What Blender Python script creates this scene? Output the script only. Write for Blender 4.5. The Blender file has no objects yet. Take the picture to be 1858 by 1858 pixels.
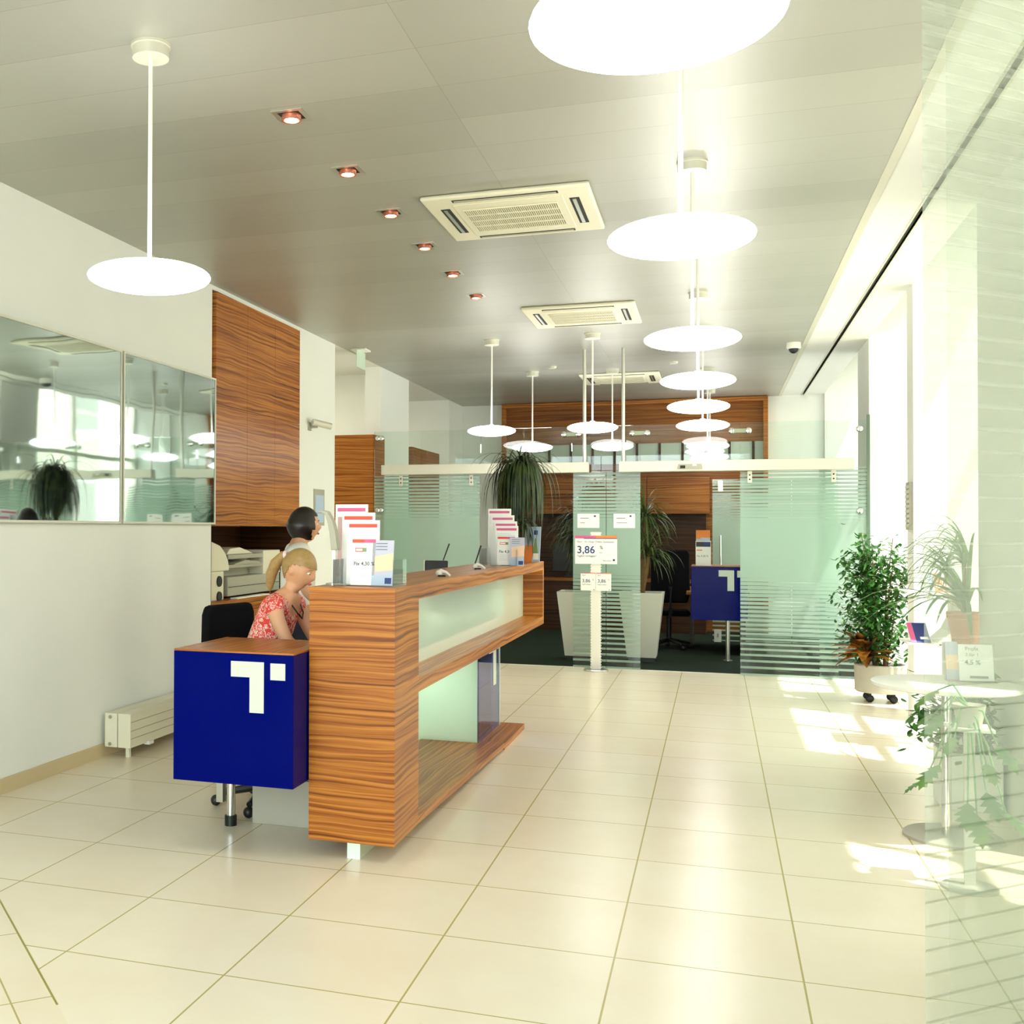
import bpy, bmesh, math, random
from mathutils import Vector, Matrix
random.seed(7)
sc = bpy.context.scene
C = sc.collection
PI = math.pi
def lin(r, g, b):
    f = lambda c: (c/255.0)/12.92 if c <= 10.31 else ((c/255.0+0.055)/1.055)**2.4
    return (f(r), f(g), f(b), 1.0)
# ---------------------------------------------------------------- camera
cam_d = bpy.data.cameras.new('camera'); cam = bpy.data.objects.new('camera', cam_d); C.objects.link(cam)
RC = [(0.94237718, 0.33452870, 0.00397577), (-0.00106653, 0.01488780, -0.99988860), (-0.33455063, 0.94226796, 0.01438670)]
cam.matrix_world = Matrix(((RC[0][0], -RC[1][0], -RC[2][0], 3.33006), (RC[0][1], -RC[1][1], -RC[2][1], -3.36236),
                           (RC[0][2], -RC[1][2], -RC[2][2], 1.47591), (0, 0, 0, 1)))
cam_d.sensor_width = 36.0; cam_d.lens = 36.0*2013.454/1858.0
cam_d.shift_x = (929.0-583.7135)/1858.0; cam_d.clip_start = 0.05; cam_d.clip_end = 200
sc.camera = cam
WORLD_S, SUN_E, EXPO, LAMP_E = 5.6, 13.0, 0.74, 9.0
# ---------------------------------------------------------------- world, sun, exposure
w = bpy.data.worlds.new('sky'); sc.world = w; w.use_nodes = True
bg = w.node_tree.nodes['Background']; bg.inputs[0].default_value = (0.875, 0.965, 1.02, 1); bg.inputs[1].default_value = WORLD_S
sun_d = bpy.data.lights.new('sun', 'SUN'); sun_d.energy = SUN_E; sun_d.angle = math.radians(0.8); sun_d.color = (1, 0.98, 0.94)
sun = bpy.data.objects.new('sun', sun_d); C.objects.link(sun); sun.location = (12, -3, 12)
sun.rotation_euler = Vector((-1.0, 0.45, -2.5)).to_track_quat('-Z', 'Y').to_euler()
def portal(name, loc, rot, sx, sy):      # sampling guides for the sky light that enters each opening; they give off no light of their own
    d = bpy.data.lights.new(name, 'AREA'); d.shape = 'RECTANGLE'; d.size = sx; d.size_y = sy; d.cycles.is_portal = True
    o = bpy.data.objects.new(name, d); C.objects.link(o); o.location = loc; o.rotation_euler = rot; return o
for ya, yb in ((1.2, 2.4), (4.0, 6.24), (6.53, 8.85), (9.77, 13.6)):
    portal('window_portal', (5.45, (ya+yb)/2, 2.1), (0, PI/2, 0), 3.6, yb-ya)
portal('entrance_portal', (1.9, -4.98, 1.6), (PI/2, 0, 0), 4.5, 3.2)
sc.view_settings.view_transform = 'Standard'; sc.view_settings.look = 'None'
sc.view_settings.exposure = EXPO; sc.view_settings.gamma = 1.0; sc.view_settings.use_curve_mapping = False
sc.cycles.use_denoising = True
sc.cycles.max_bounces = 10; sc.cycles.diffuse_bounces = 5; sc.cycles.glossy_bounces = 4; sc.cycles.transmission_bounces = 6
sc.cycles.transparent_max_bounces = 24; sc.cycles.sample_clamp_indirect = 6.0; sc.cycles.caustics_reflective = False; sc.cycles.caustics_refractive = False

# ---------------------------------------------------------------- materials
def new_mat(name):
    m = bpy.data.materials.new(name); m.use_nodes = True
    nt = m.node_tree; nt.nodes.clear(); out = nt.nodes.new('ShaderNodeOutputMaterial')
    return m, nt, out
def N(nt, t, **kw):
    n = nt.nodes.new(t)
    for k, v in kw.items(): setattr(n, k, v)
    return n
def mth(nt, op, a, b=None, c=None):
    n = N(nt, 'ShaderNodeMath', operation=op)
    for i, v in enumerate((a, b, c)):
        if v is None: continue
        if isinstance(v, (int, float)): n.inputs[i].default_value = v
        else: nt.links.new(v, n.inputs[i])
    return n.outputs[0]
def plain(name, col, rough=0.5, metal=0.0, spec=0.5, noise=0.0, nscale=20.0, coat=0.0, trans=0.0):
    m, nt, out = new_mat(name); b = N(nt, 'ShaderNodeBsdfPrincipled')
    b.inputs['Base Color'].default_value = col; b.inputs['Roughness'].default_value = rough
    b.inputs['Metallic'].default_value = metal; b.inputs['Specular IOR Level'].default_value = spec
    b.inputs['Coat Weight'].default_value = coat
    if noise:
        tc = N(nt, 'ShaderNodeTexCoord'); nz = N(nt, 'ShaderNodeTexNoise'); nz.inputs['Scale'].default_value = nscale; nz.inputs['Detail'].default_value = 4
        nt.links.new(tc.outputs['Object'], nz.inputs['Vector'])
        mx = N(nt, 'ShaderNodeMix', data_type='RGBA')
        mx.inputs['A'].default_value = tuple(c*(1-noise) for c in col[:3])+(1,); mx.inputs['B'].default_value = tuple(min(1, c*(1+noise)) for c in col[:3])+(1,)
        nt.links.new(nz.outputs['Fac'], mx.inputs['Factor']); nt.links.new(mx.outputs['Result'], b.inputs['Base Color'])
    nt.links.new(b.outputs[0], out.inputs[0])
    if trans:
        t = N(nt, 'ShaderNodeBsdfTranslucent'); t.inputs[0].default_value = col; ms = N(nt, 'ShaderNodeMixShader'); ms.inputs[0].default_value = trans
        nt.links.new(b.outputs[0], ms.inputs[1]); nt.links.new(t.outputs[0], ms.inputs[2]); nt.links.new(ms.outputs[0], out.inputs[0])
    return m
def ramp(nt, fac, stops, interp='LINEAR'):
    r = N(nt, 'ShaderNodeValToRGB'); e = r.color_ramp.elements; r.color_ramp.interpolation = interp
    while len(e) < len(stops): e.new(0.5)
    for el, (p, c) in zip(e, stops): el.position = p; el.color = c if len(c) == 4 else tuple(c)+(1,)
    nt.links.new(fac, r.inputs[0]); return r.outputs[0]
def zebrano(name, k=1.0, rough=0.32, sc_=48.0):
    m, nt, out = new_mat(name); b = N(nt, 'ShaderNodeBsdfPrincipled'); b.inputs['Roughness'].default_value = rough; b.inputs['Specular IOR Level'].default_value = 0.22
    tc = N(nt, 'ShaderNodeTexCoord'); ge = N(nt, 'ShaderNodeNewGeometry')
    sp = N(nt, 'ShaderNodeSeparateXYZ'); nt.links.new(tc.outputs['Object'], sp.inputs[0])
    sn = N(nt, 'ShaderNodeSeparateXYZ'); nt.links.new(ge.outputs['Normal'], sn.inputs[0])
    up = mth(nt, 'GREATER_THAN', mth(nt, 'ABSOLUTE', sn.outputs[2]), 0.6)
    X, Y, Z = sp.outputs
    # grain lies flat along the boards: stacked in z on upright faces, in x on level faces
    across = mth(nt, 'ADD', mth(nt, 'MULTIPLY', Z, mth(nt, 'SUBTRACT', 1.0, up)), mth(nt, 'MULTIPLY', X, up))
    along = mth(nt, 'ADD', Y, mth(nt, 'MULTIPLY', X, mth(nt, 'SUBTRACT', 1.0, up)))
    cv = N(nt, 'ShaderNodeCombineXYZ'); nt.links.new(mth(nt, 'MULTIPLY', along, 0.9), cv.inputs[0]); nt.links.new(mth(nt, 'MULTIPLY', across, 4.0), cv.inputs[1])
    nz = N(nt, 'ShaderNodeTexNoise'); nz.inputs['Scale'].default_value = 1.0; nz.inputs['Detail'].default_value = 2.5; nt.links.new(cv.outputs[0], nz.inputs['Vector'])
    ac2 = mth(nt, 'ADD', mth(nt, 'MULTIPLY', across, sc_), mth(nt, 'MULTIPLY', nz.outputs['Fac'], 5.0))
    cv2 = N(nt, 'ShaderNodeCombineXYZ'); nt.links.new(mth(nt, 'MULTIPLY', along, 0.45), cv2.inputs[0]); nt.links.new(ac2, cv2.inputs[1])
    n2 = N(nt, 'ShaderNodeTexNoise'); n2.inputs['Scale'].default_value = 1.25; n2.inputs['Detail'].default_value = 5.0; n2.inputs['Roughness'].default_value = 0.62
    nt.links.new(cv2.outputs[0], n2.inputs['Vector'])
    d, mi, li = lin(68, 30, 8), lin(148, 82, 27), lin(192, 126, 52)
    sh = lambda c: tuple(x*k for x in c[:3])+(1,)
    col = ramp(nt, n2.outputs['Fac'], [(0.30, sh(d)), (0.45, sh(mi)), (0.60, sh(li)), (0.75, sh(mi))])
    nt.links.new(col, b.inputs['Base Color']); nt.links.new(b.outputs[0], out.inputs[0]); return m
def glassy(nt, tint, refl=1.0):
    fr = N(nt, 'ShaderNodeFresnel'); fr.inputs[0].default_value = 1.45
    tr = N(nt, 'ShaderNodeBsdfTransparent'); tr.inputs[0].default_value = tint
    gl = N(nt, 'ShaderNodeBsdfGlossy'); gl.inputs['Roughness'].default_value = 0.0; gl.inputs[0].default_value = (1, 1, 1, 1)
    ms = N(nt, 'ShaderNodeMixShader'); nt.links.new(mth(nt, 'MULTIPLY', fr.outputs[0], refl), ms.inputs[0])
    nt.links.new(tr.outputs[0], ms.inputs[1]); nt.links.new(gl.outputs[0], ms.inputs[2]); return ms.outputs[0]
def glass(name, tint=(0.93, 0.97, 0.945, 1), refl=0.8):
    m, nt, out = new_mat(name); nt.links.new(glassy(nt, tint, refl), out.inputs[0]); return m
def frost(name, poly, duty, tint, col, alpha, refl=0.7):
    """clear glass carrying printed frosted lines; line pitch (poly) and width (duty ramp) change with height"""
    m, nt, out = new_mat(name); g = glassy(nt, tint, refl)
    tc = N(nt, 'ShaderNodeTexCoord'); sp = N(nt, 'ShaderNodeSeparateXYZ'); nt.links.new(tc.outputs['Object'], sp.inputs[0]); Z = sp.outputs[2]
    a, b_, c_ = poly
    ph = mth(nt, 'MULTIPLY', Z, mth(nt, 'ADD', a, mth(nt, 'MULTIPLY', Z, mth(nt, 'ADD', b_, mth(nt, 'MULTIPLY', Z, c_)))))
    fr = mth(nt, 'FRACT', ph)
    du = ramp(nt, mth(nt, 'DIVIDE', Z, 3.4), [(p/3.4, (v, v, v)) for p, v in duty])
    mask = mth(nt, 'LESS_THAN', fr, du)
    df = N(nt, 'ShaderNodeBsdfDiffuse'); df.inputs[0].default_value = col
    tl = N(nt, 'ShaderNodeBsdfTranslucent'); tl.inputs[0].default_value = col
    m1 = N(nt, 'ShaderNodeMixShader'); m1.inputs[0].default_value = 0.5; nt.links.new(df.outputs[0], m1.inputs[1]); nt.links.new(tl.outputs[0], m1.inputs[2])
    tr = N(nt, 'ShaderNodeBsdfTransparent'); tr.inputs[0].default_value = tint
    m2 = N(nt, 'ShaderNodeMixShader'); m2.inputs[0].default_value = alpha; nt.links.new(tr.outputs[0], m2.inputs[1]); nt.links.new(m1.outputs[0], m2.inputs[2])
    m3 = N(nt, 'ShaderNodeMixShader'); nt.links.new(mask, m3.inputs[0]); nt.links.new(g, m3.inputs[1]); nt.links.new(m2.outputs[0], m3.inputs[2])
    nt.links.new(m3.outputs[0], out.inputs[0]); return m
def emit(name, col, s):
    m, nt, out = new_mat(name); e = N(nt, 'ShaderNodeEmission'); e.inputs[0].default_value = col; e.inputs[1].default_value = s
    nt.links.new(e.outputs[0], out.inputs[0]); return m
def tile_floor(name, size, rot45, c1, c2, grout, gw):
    m, nt, out = new_mat(name); b = N(nt, 'ShaderNodeBsdfPrincipled'); b.inputs['Roughness'].default_value = 0.24; b.inputs['Specular IOR Level'].default_value = 0.42
    tc = N(nt, 'ShaderNodeTexCoord'); mp = N(nt, 'ShaderNodeMapping'); nt.links.new(tc.outputs['Object'], mp.inputs[0])
    if rot45: mp.inputs['Rotation'].default_value = (0, 0, PI/4)
    mp.inputs['Scale'].default_value = (1/size, 1/size, 1)
    sp = N(nt, 'ShaderNodeSeparateXYZ'); nt.links.new(mp.outputs[0], sp.inputs[0])
    def line(v):
        f = mth(nt, 'FRACT', mth(nt, 'ADD', v, 0.5)); return mth(nt, 'LESS_THAN', mth(nt, 'ABSOLUTE', mth(nt, 'SUBTRACT', f, 0.5)), gw/size)
    g = mth(nt, 'MAXIMUM', line(sp.outputs[0]), line(sp.outputs[1]))
    fl = N(nt, 'ShaderNodeVectorMath', operation='FLOOR'); nt.links.new(mp.outputs[0], fl.inputs[0])
    wn = N(nt, 'ShaderNodeTexWhiteNoise'); nt.links.new(fl.outputs[0], wn.inputs['Vector'])
    nz = N(nt, 'ShaderNodeTexNoise'); nz.inputs['Scale'].default_value = 2.2; nz.inputs['Detail'].default_value = 5; nz.inputs['Roughness'].default_value = 0.6
    nt.links.new(tc.outputs['Object'], nz.inputs['Vector'])
    f = mth(nt, 'ADD', mth(nt, 'MULTIPLY', wn.outputs['Value'], 0.35), mth(nt, 'MULTIPLY', mth(nt, 'SUBTRACT', nz.outputs['Fac'], 0.3), 1.3))
    mx = N(nt, 'ShaderNodeMix', data_type='RGBA'); mx.inputs['A'].default_value = c1; mx.inputs['B'].default_value = c2; nt.links.new(f, mx.inputs['Factor'])
    m2 = N(nt, 'ShaderNodeMix', data_type='RGBA'); m2.inputs['B'].default_value = grout; nt.links.new(g, m2.inputs['Factor']); nt.links.new(mx.outputs['Result'], m2.inputs['A'])
    nt.links.new(m2.outputs['Result'], b.inputs['Base Color']); nt.links.new(b.outputs[0], out.inputs[0]); return m
def metal_ceiling(name):
    m, nt, out = new_mat(name); b = N(nt, 'ShaderNodeBsdfPrincipled'); b.inputs['Metallic'].default_value = 0.5; b.inputs['Roughness'].default_value = 0.43
    tc = N(nt, 'ShaderNodeTexCoord'); sp = N(nt, 'ShaderNodeSeparateXYZ'); nt.links.new(tc.outputs['Object'], sp.inputs[0])
    def line(v, size, off, gw):
        f = mth(nt, 'FRACT', mth(nt, 'ADD', mth(nt, 'DIVIDE', mth(nt, 'SUBTRACT', v, off), size), 0.5))
        return mth(nt, 'LESS_THAN', mth(nt, 'ABSOLUTE', mth(nt, 'SUBTRACT', f, 0.5)), gw/size)
    row = mth(nt, 'FLOOR', mth(nt, 'DIVIDE', mth(nt, 'SUBTRACT', sp.outputs[1], 0.08), 0.4))
    g = mth(nt, 'MAXIMUM', line(sp.outputs[1], 0.4, 0.08, 0.0022), line(sp.outputs[0], 2.6, 2.21, 0.002))
    cv = N(nt, 'ShaderNodeCombineXYZ'); nt.links.new(row, cv.inputs[1]); nt.links.new(mth(nt, 'FLOOR', mth(nt, 'DIVIDE', mth(nt, 'SUBTRACT', sp.outputs[0], 2.21), 2.6)), cv.inputs[0])
    wn = N(nt, 'ShaderNodeTexWhiteNoise'); nt.links.new(cv.outputs[0], wn.inputs['Vector'])
    mx = N(nt, 'ShaderNodeMix', data_type='RGBA'); mx.inputs['A'].default_value = lin(176, 176, 166); mx.inputs['B'].default_value = lin(186, 186, 176); nt.links.new(wn.outputs['Value'], mx.inputs['Factor'])
    m2 = N(nt, 'ShaderNodeMix', data_type='RGBA'); m2.inputs['B'].default_value = lin(164, 162, 148); nt.links.new(g, m2.inputs['Factor']); nt.links.new(mx.outputs['Result'], m2.inputs['A'])
    nt.links.new(m2.outputs['Result'], b.inputs['Base Color'])
    # each pan is very slightly bowed across its 40 cm width
    wv = mth(nt, 'FRACT', mth(nt, 'DIVIDE', mth(nt, 'SUBTRACT', sp.outputs[1], 0.08), 0.4)); q = mth(nt, 'SUBTRACT', wv, 0.5)
    bp = N(nt, 'ShaderNodeBump'); bp.inputs['Distance'].default_value = 0.004; bp.inputs['Strength'].default_value = 0.6; nt.links.new(mth(nt, 'MULTIPLY', mth(nt, 'MULTIPLY', q, q), 2.0), bp.inputs['Height'])
    nt.links.new(bp.outputs[0], b.inputs['Normal']); nt.links.new(b.outputs[0], out.inputs[0]); return m
def leafmat(name, c1, c2, scale=9.0, trans=0.25, axis_stripes=False):
    m, nt, out = new_mat(name); b = N(nt, 'ShaderNodeBsdfPrincipled'); b.inputs['Roughness'].default_value = 0.38
    tc = N(nt, 'ShaderNodeTexCoord'); nz = N(nt, 'ShaderNodeTexNoise'); nz.inputs['Scale'].default_value = scale; nz.inputs['Detail'].default_value = 2; nt.links.new(tc.outputs['Object'], nz.inputs['Vector'])
    col = ramp(nt, nz.outputs['Fac'], [(0.35, c1), (0.65, c2)]); nt.links.new(col, b.inputs['Base Color'])
    t = N(nt, 'ShaderNodeBsdfTranslucent'); nt.links.new(col, t.inputs[0]); ms = N(nt, 'ShaderNodeMixShader'); ms.inputs[0].default_value = trans
    nt.links.new(b.outputs[0], ms.inputs[1]); nt.links.new(t.outputs[0], ms.inputs[2]); nt.links.new(ms.outputs[0], out.inputs[0]); return m
def mirror_glass(name):
    m, nt, out = new_mat(name); gl = N(nt, 'ShaderNodeBsdfGlossy'); gl.inputs[0].default_value = (0.52, 0.60, 0.57, 1); gl.inputs['Roughness'].default_value = 0.03
    tc = N(nt, 'ShaderNodeTexCoord'); nz = N(nt, 'ShaderNodeTexNoise'); nz.inputs['Scale'].default_value = 2.3; nz.inputs['Detail'].default_value = 1; nt.links.new(tc.outputs['Object'], nz.inputs['Vector'])
    bp = N(nt, 'ShaderNodeBump'); bp.inputs['Distance'].default_value = 0.0025; bp.inputs['Strength'].default_value = 0.6; nt.links.new(nz.outputs['Fac'], bp.inputs['Height']); nt.links.new(bp.outputs[0], gl.inputs['Normal'])
    df = N(nt, 'ShaderNodeBsdfDiffuse'); df.inputs[0].default_value = (0.02, 0.03, 0.027, 1); ad = N(nt, 'ShaderNodeMixShader'); ad.inputs[0].default_value = 0.85
    nt.links.new(df.outputs[0], ad.inputs[1]); nt.links.new(gl.outputs[0], ad.inputs[2]); nt.links.new(ad.outputs[0], out.inputs[0]); return m
def blouse(name):
    m, nt, out = new_mat(name); b = N(nt, 'ShaderNodeBsdfPrincipled'); b.inputs['Roughness'].default_value = 0.8
    tc = N(nt, 'ShaderNodeTexCoord'); nz = N(nt, 'ShaderNodeTexNoise'); nz.inputs['Scale'].default_value = 26; nz.inputs['Detail'].default_value = 1.5; nz.inputs['Distortion'].default_value = 1.6
    nt.links.new(tc.outputs['Object'], nz.inputs['Vector'])
    red, wh = lin(226, 70, 56), lin(246, 216, 204)
    col = ramp(nt, nz.outputs['Fac'], [(0.0, red), (0.44, red), (0.455, wh), (0.50, wh), (0.515, red), (0.58, red), (0.595, wh), (0.66, wh), (0.675, red)], 'CONSTANT')
    nt.links.new(col, b.inputs['Base Color']); nt.links.new(b.outputs[0], out.inputs[0]); return m
M = {}
M['wall'] = plain('white_plaster', lin(236, 238, 231), 0.85, noise=0.02, nscale=3)
M['trimwhite'] = plain('white_trim', lin(240, 240, 228), 0.6)
M['floor'] = tile_floor('cream_floor_tiles', 0.6, False, lin(234, 226, 203), lin(228, 213, 184), lin(176, 164, 104), 0.0033)
M['floor45'] = tile_floor('cream_entrance_tiles', 0.6, True, lin(232, 224, 200), lin(226, 211, 182), lin(176, 164, 104), 0.003)
M['base'] = plain('beige_skirting', lin(206, 188, 146), 0.4)
M['carpet'] = plain('dark_carpet', lin(34, 44, 34), 0.95, noise=0.5, nscale=160, spec=0.1)
M['ceil'] = metal_ceiling('metal_ceiling_pans')
M['zeb'] = zebrano('zebrano_veneer'); M['zebd'] = zebrano('zebrano_veneer_dark', 0.62, 0.4); M['zebn'] = zebrano('very_dark_zebrano_veneer', 0.12, 0.4)  # same grain colours scaled darker for office and niche pieces
M['mint'] = plain('mint_back_painted_glass', lin(222, 244, 228), 0.12, coat=0.6)
M['mintlit'] = plain('mint_frosted_glass', lin(222, 244, 228), 0.15, trans=0.6)
M['blue'] = plain('blue_lacquer', lin(0, 8, 100), 0.1, spec=0.05)
M['logo'] = plain('white_logo', lin(206, 216, 198), 0.3)
M['steel'] = plain('brushed_steel', lin(196, 196, 186), 0.3, metal=0.9)
M['chrome'] = plain('chrome', lin(222, 222, 218), 0.08, metal=1.0)
M['alu'] = plain('satin_aluminium', lin(214, 212, 196), 0.45, metal=0.25)
M['white'] = plain('white_plastic', lin(238, 238, 226), 0.4)
M['cream'] = plain('cream_plastic', lin(226, 222, 196), 0.45)
M['greyp'] = plain('grey_plastic', lin(170, 168, 150), 0.5)
M['black'] = plain('black_plastic', lin(18, 18, 19), 0.45)
M['fabric'] = plain('black_fabric', lin(14, 14, 17), 0.95, spec=0.1)
M['dark'] = plain('dark_gap', lin(24, 26, 18), 0.7)
M['paper'] = plain('white_paper', lin(246, 246, 240), 0.7)
M['red'] = plain('red_print', lin(232, 84, 62), 0.6); M['pink'] = plain('magenta_print', lin(214, 96, 144), 0.6); M['orange'] = plain('orange_print', lin(240, 138, 62), 0.6)
M['peach'] = plain('peach_print', lin(250, 212, 176), 0.6); M['lilac'] = plain('lilac_print', lin(196, 196, 214), 0.6); M['navy'] = plain('navy_print', lin(40, 56, 120), 0.6)
M['grey'] = plain('grey_print', lin(98, 106, 114), 0.7); M['skyp'] = plain('pale_blue_print', lin(176, 196, 216), 0.6); M['green'] = plain('green_print', lin(110, 160, 100), 0.6)
M['glass'] = glass('partition_glass'); M['acryl'] = glass('clear_acrylic', (0.95, 0.97, 0.955, 1), 0.9)
M['clear'] = glass('window_glass', (0.97, 0.985, 0.975, 1), 0.6)
M['blueglass'] = glass('blue_tinted_glass', (0.50, 0.52, 0.86, 1), 0.9)
DUTY = [(0.0, 0.30), (0.35, 0.42), (0.8, 0.72), (1.02, 1.0), (1.55, 1.0), (1.72, 0.8), (2.15, 0.48)]
M['frost'] = frost('frosted_line_glass', (13.0, 11.0, -2.667), DUTY, (0.93, 0.97, 0.945, 1), lin(200, 224, 210), 0.62)
M['frostn'] = frost('entrance_frosted_glass', (20.0, 0.0, 0.0), [(0.0, 0.90), (1.55, 0.90), (1.9, 0.74), (2.4, 0.56), (3.0, 0.46)], (0.965, 0.985, 0.965, 1), lin(226, 232, 220), 0.22, 0.5)
M['hazen'] = frost('entrance_hazy_glass', (1.0, 0.0, 0.0), [(0.0, 1.0), (3.4, 1.0)], (0.975, 0.985, 0.97, 1), lin(230, 234, 226), 0.12, 0.5)
M['lamp'] = emit('glowing_opal_glass', (0.985, 0.985, 0.945, 1), LAMP_E)
M['hallfill'] = emit('hall_fill_glass', (1.0, 0.95, 0.78, 1), 22.0)
M['bulb'] = emit('downlight_bulb', (1.0, 0.72, 0.55, 1), 14.0)
M['mirror'] = mirror_glass('dark_picture_glass')
M['skin'] = plain('skin', lin(222, 168, 128), 0.5, noise=0.04, nscale=8); M['lips'] = plain('lips', lin(190, 100, 88), 0.4)
M['blonde'] = plain('blonde_hair', lin(168, 136, 82), 0.45, noise=0.3, nscale=60); M['brunette'] = plain('black_hair', lin(26, 18, 14), 0.35)
M['blouse'] = blouse('red_white_floral_cotton'); M['whitecloth'] = plain('white_cotton', lin(240, 238, 226), 0.85); M['darkcloth'] = plain('dark_trousers', lin(36, 38, 48), 0.9)
M['soil'] = plain('soil', lin(58, 44, 30), 0.95, noise=0.4, nscale=60)
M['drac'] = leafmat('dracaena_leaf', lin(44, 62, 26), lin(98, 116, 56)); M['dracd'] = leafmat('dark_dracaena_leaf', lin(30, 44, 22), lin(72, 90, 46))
M['ficus'] = leafmat('ficus_leaf', lin(36, 84, 34), lin(86, 142, 62), trans=0.35); M['bark'] = plain('bark', lin(120, 92, 60), 0.9, noise=0.3)
M['croton'] = leafmat('croton_leaf', lin(50, 24, 18), lin(196, 132, 44), scale=8.0, trans=0.15); M['palm'] = leafmat('palm_leaf', lin(60, 110, 50), lin(120, 158, 84), trans=0.3)
M['potgrey'] = plain('stone_grey_pot', lin(196, 192, 176), 0.7, noise=0.05); M['terra'] = plain('terracotta', lin(204, 122, 84), 0.7, noise=0.06); M['potwhite'] = plain('matt_white_planter', lin(206, 204, 190), 0.6)
M['facade'] = plain('pale_facade', lin(226, 214, 190), 0.9, noise=0.05, nscale=1.5); M['pave'] = plain('pavement', lin(176, 172, 164), 0.9, noise=0.08, nscale=3)
# ---------------------------------------------------------------- mesh helpers
BASE = {}
class MB:
    def __init__(s): s.v = []; s.f = []
    def add(s, vs, fs):
        n = len(s.v); s.v += [tuple(v) for v in vs]; s.f += [tuple(i+n for i in f) for f in fs]; return s
    def box(s, x0, x1, y0, y1, z0, z1):
        return s.add([(x0,y0,z0),(x1,y0,z0),(x1,y1,z0),(x0,y1,z0),(x0,y0,z1),(x1,y0,z1),(x1,y1,z1),(x0,y1,z1)],
                     [(0,3,2,1),(4,5,6,7),(0,1,5,4),(1,2,6,5),(2,3,7,6),(3,0,4,7)])
    def prism(s, pts, axis, a, b):
        """polygon pts (2-D) extruded along axis from a to b; counter-clockwise not required"""
        n = len(pts); mk = {'x': lambda p, t: (t, p[0], p[1]), 'y': lambda p, t: (p[0], t, p[1]), 'z': lambda p, t: (p[0], p[1], t)}[axis]
        return s.add([mk(p, a) for p in pts]+[mk(p, b) for p in pts], [tuple(range(n))[::-1], tuple(range(n, 2*n))]+[(i, (i+1) % n, n+(i+1) % n, n+i) for i in range(n)])
    def lathe(s, c, prof, n=32, axis='z'):
        vs = []; fs = []; k = len(prof)
        for i in range(n):
            a = 2*PI*i/n
            for r, h in prof:
                p = (r*math.cos(a), r*math.sin(a), h)
                if axis == 'y': p = (p[0], p[2], p[1])
                if axis == 'x': p = (p[2], p[0], p[1])
                vs.append((c[0]+p[0], c[1]+p[1], c[2]+p[2]))
        for i in range(n):
            j = (i+1) % n
            for q in range(k-1): fs.append((i*k+q, j*k+q, j*k+q+1, i*k+q+1))
        if prof[0][0] > 1e-6: fs.append(tuple(i*k for i in range(n))[::-1])
        if prof[-1][0] > 1e-6: fs.append(tuple(i*k+k-1 for i in range(n)))
        return s.add(vs, fs)
    def cyl(s, c, r, z0, z1, n=24): return s.lathe((c[0], c[1], 0), [(r, z0), (r, z1)], n)
    def tube(s, pts, rad, n=10):
        pts = [Vector(p) for p in pts]; rad = rad if isinstance(rad, (list, tuple)) else [rad]*len(pts); vs = []; fs = []
        for i, p in enumerate(pts):
            d = (pts[min(i+1, len(pts)-1)]-pts[max(i-1, 0)]).normalized()
            u = d.cross(Vector((0, 0, 1))); u = u.normalized() if u.length > 1e-4 else Vector((1, 0, 0)); v = d.cross(u)
            for k in range(n): vs.append(p+(u*math.cos(2*PI*k/n)+v*math.sin(2*PI*k/n))*rad[i])
        for i in range(len(pts)-1):
            for k in range(n): fs.append((i*n+k, i*n+(k+1) % n, (i+1)*n+(k+1) % n, (i+1)*n+k))
        fs.append(tuple(range(n))[::-1]); fs.append(tuple(range((len(pts)-1)*n, len(pts)*n))); return s.add(vs, fs)
    def ell(s, c, rx, ry, rz, n=20, m=12):
        vs = []; fs = []
        for j in range(m+1):
            t = PI*j/m
            for i in range(n): vs.append((c[0]+rx*math.sin(t)*math.cos(2*PI*i/n), c[1]+ry*math.sin(t)*math.sin(2*PI*i/n), c[2]-rz*math.cos(t)))
        for j in range(m):
            for i in range(n): fs.append((j*n+i, j*n+(i+1) % n, (j+1)*n+(i+1) % n, (j+1)*n+i))
        return s.add(vs, fs)
    def build(s, name, mat, parent=None, bevel=0.0, smooth=False, origin=None, kind=None):
        b = BASE[parent.name] if parent is not None else Vector(origin or (0, 0, 0))
        me = bpy.data.meshes.new(name); me.from_pydata([Vector(v)-b for v in s.v], [], s.f); me.validate()
        bm = bmesh.new(); bm.from_mesh(me); bmesh.ops.remove_doubles(bm, verts=bm.verts, dist=1e-6); bmesh.ops.recalc_face_normals(bm, faces=bm.faces)
        if smooth:
            for f in bm.faces: f.smooth = True
            for e in bm.edges: e.smooth = len(e.link_faces) == 2 and e.calc_face_angle(0) < 0.7
        bm.to_mesh(me); bm.free(); me.materials.append(M[mat] if isinstance(mat, str) else mat)
        o = bpy.data.objects.new(name, me); C.objects.link(o)
        if parent is not None: o.parent = parent; BASE[o.name] = b
        else: o.location = b; BASE[o.name] = b
        if bevel:
            md = o.modifiers.new('bevel', 'BEVEL'); md.width = bevel; md.segments = 2; md.limit_method = 'ANGLE'; md.angle_limit = 0.6
        if kind: o['kind'] = kind
        return o
def B(*a): return MB().box(*a)
def tag(o, label, cat, group=None):
    o['label'] = label; o['category'] = cat
    if group: o['group'] = group
    return o
def thing(name, label, cat, loc, group=None, rotz=0.0, local=False):
    """an Empty at the base of a thing; local=False: its parts are written in room coordinates"""
    o = bpy.data.objects.new(name, None); C.objects.link(o); o.location = loc; o.rotation_euler = (0, 0, rotz); o.empty_display_size = 0.1
    BASE[o.name] = Vector((0, 0, 0)) if local else Vector(loc); return tag(o, label, cat, group)
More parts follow.
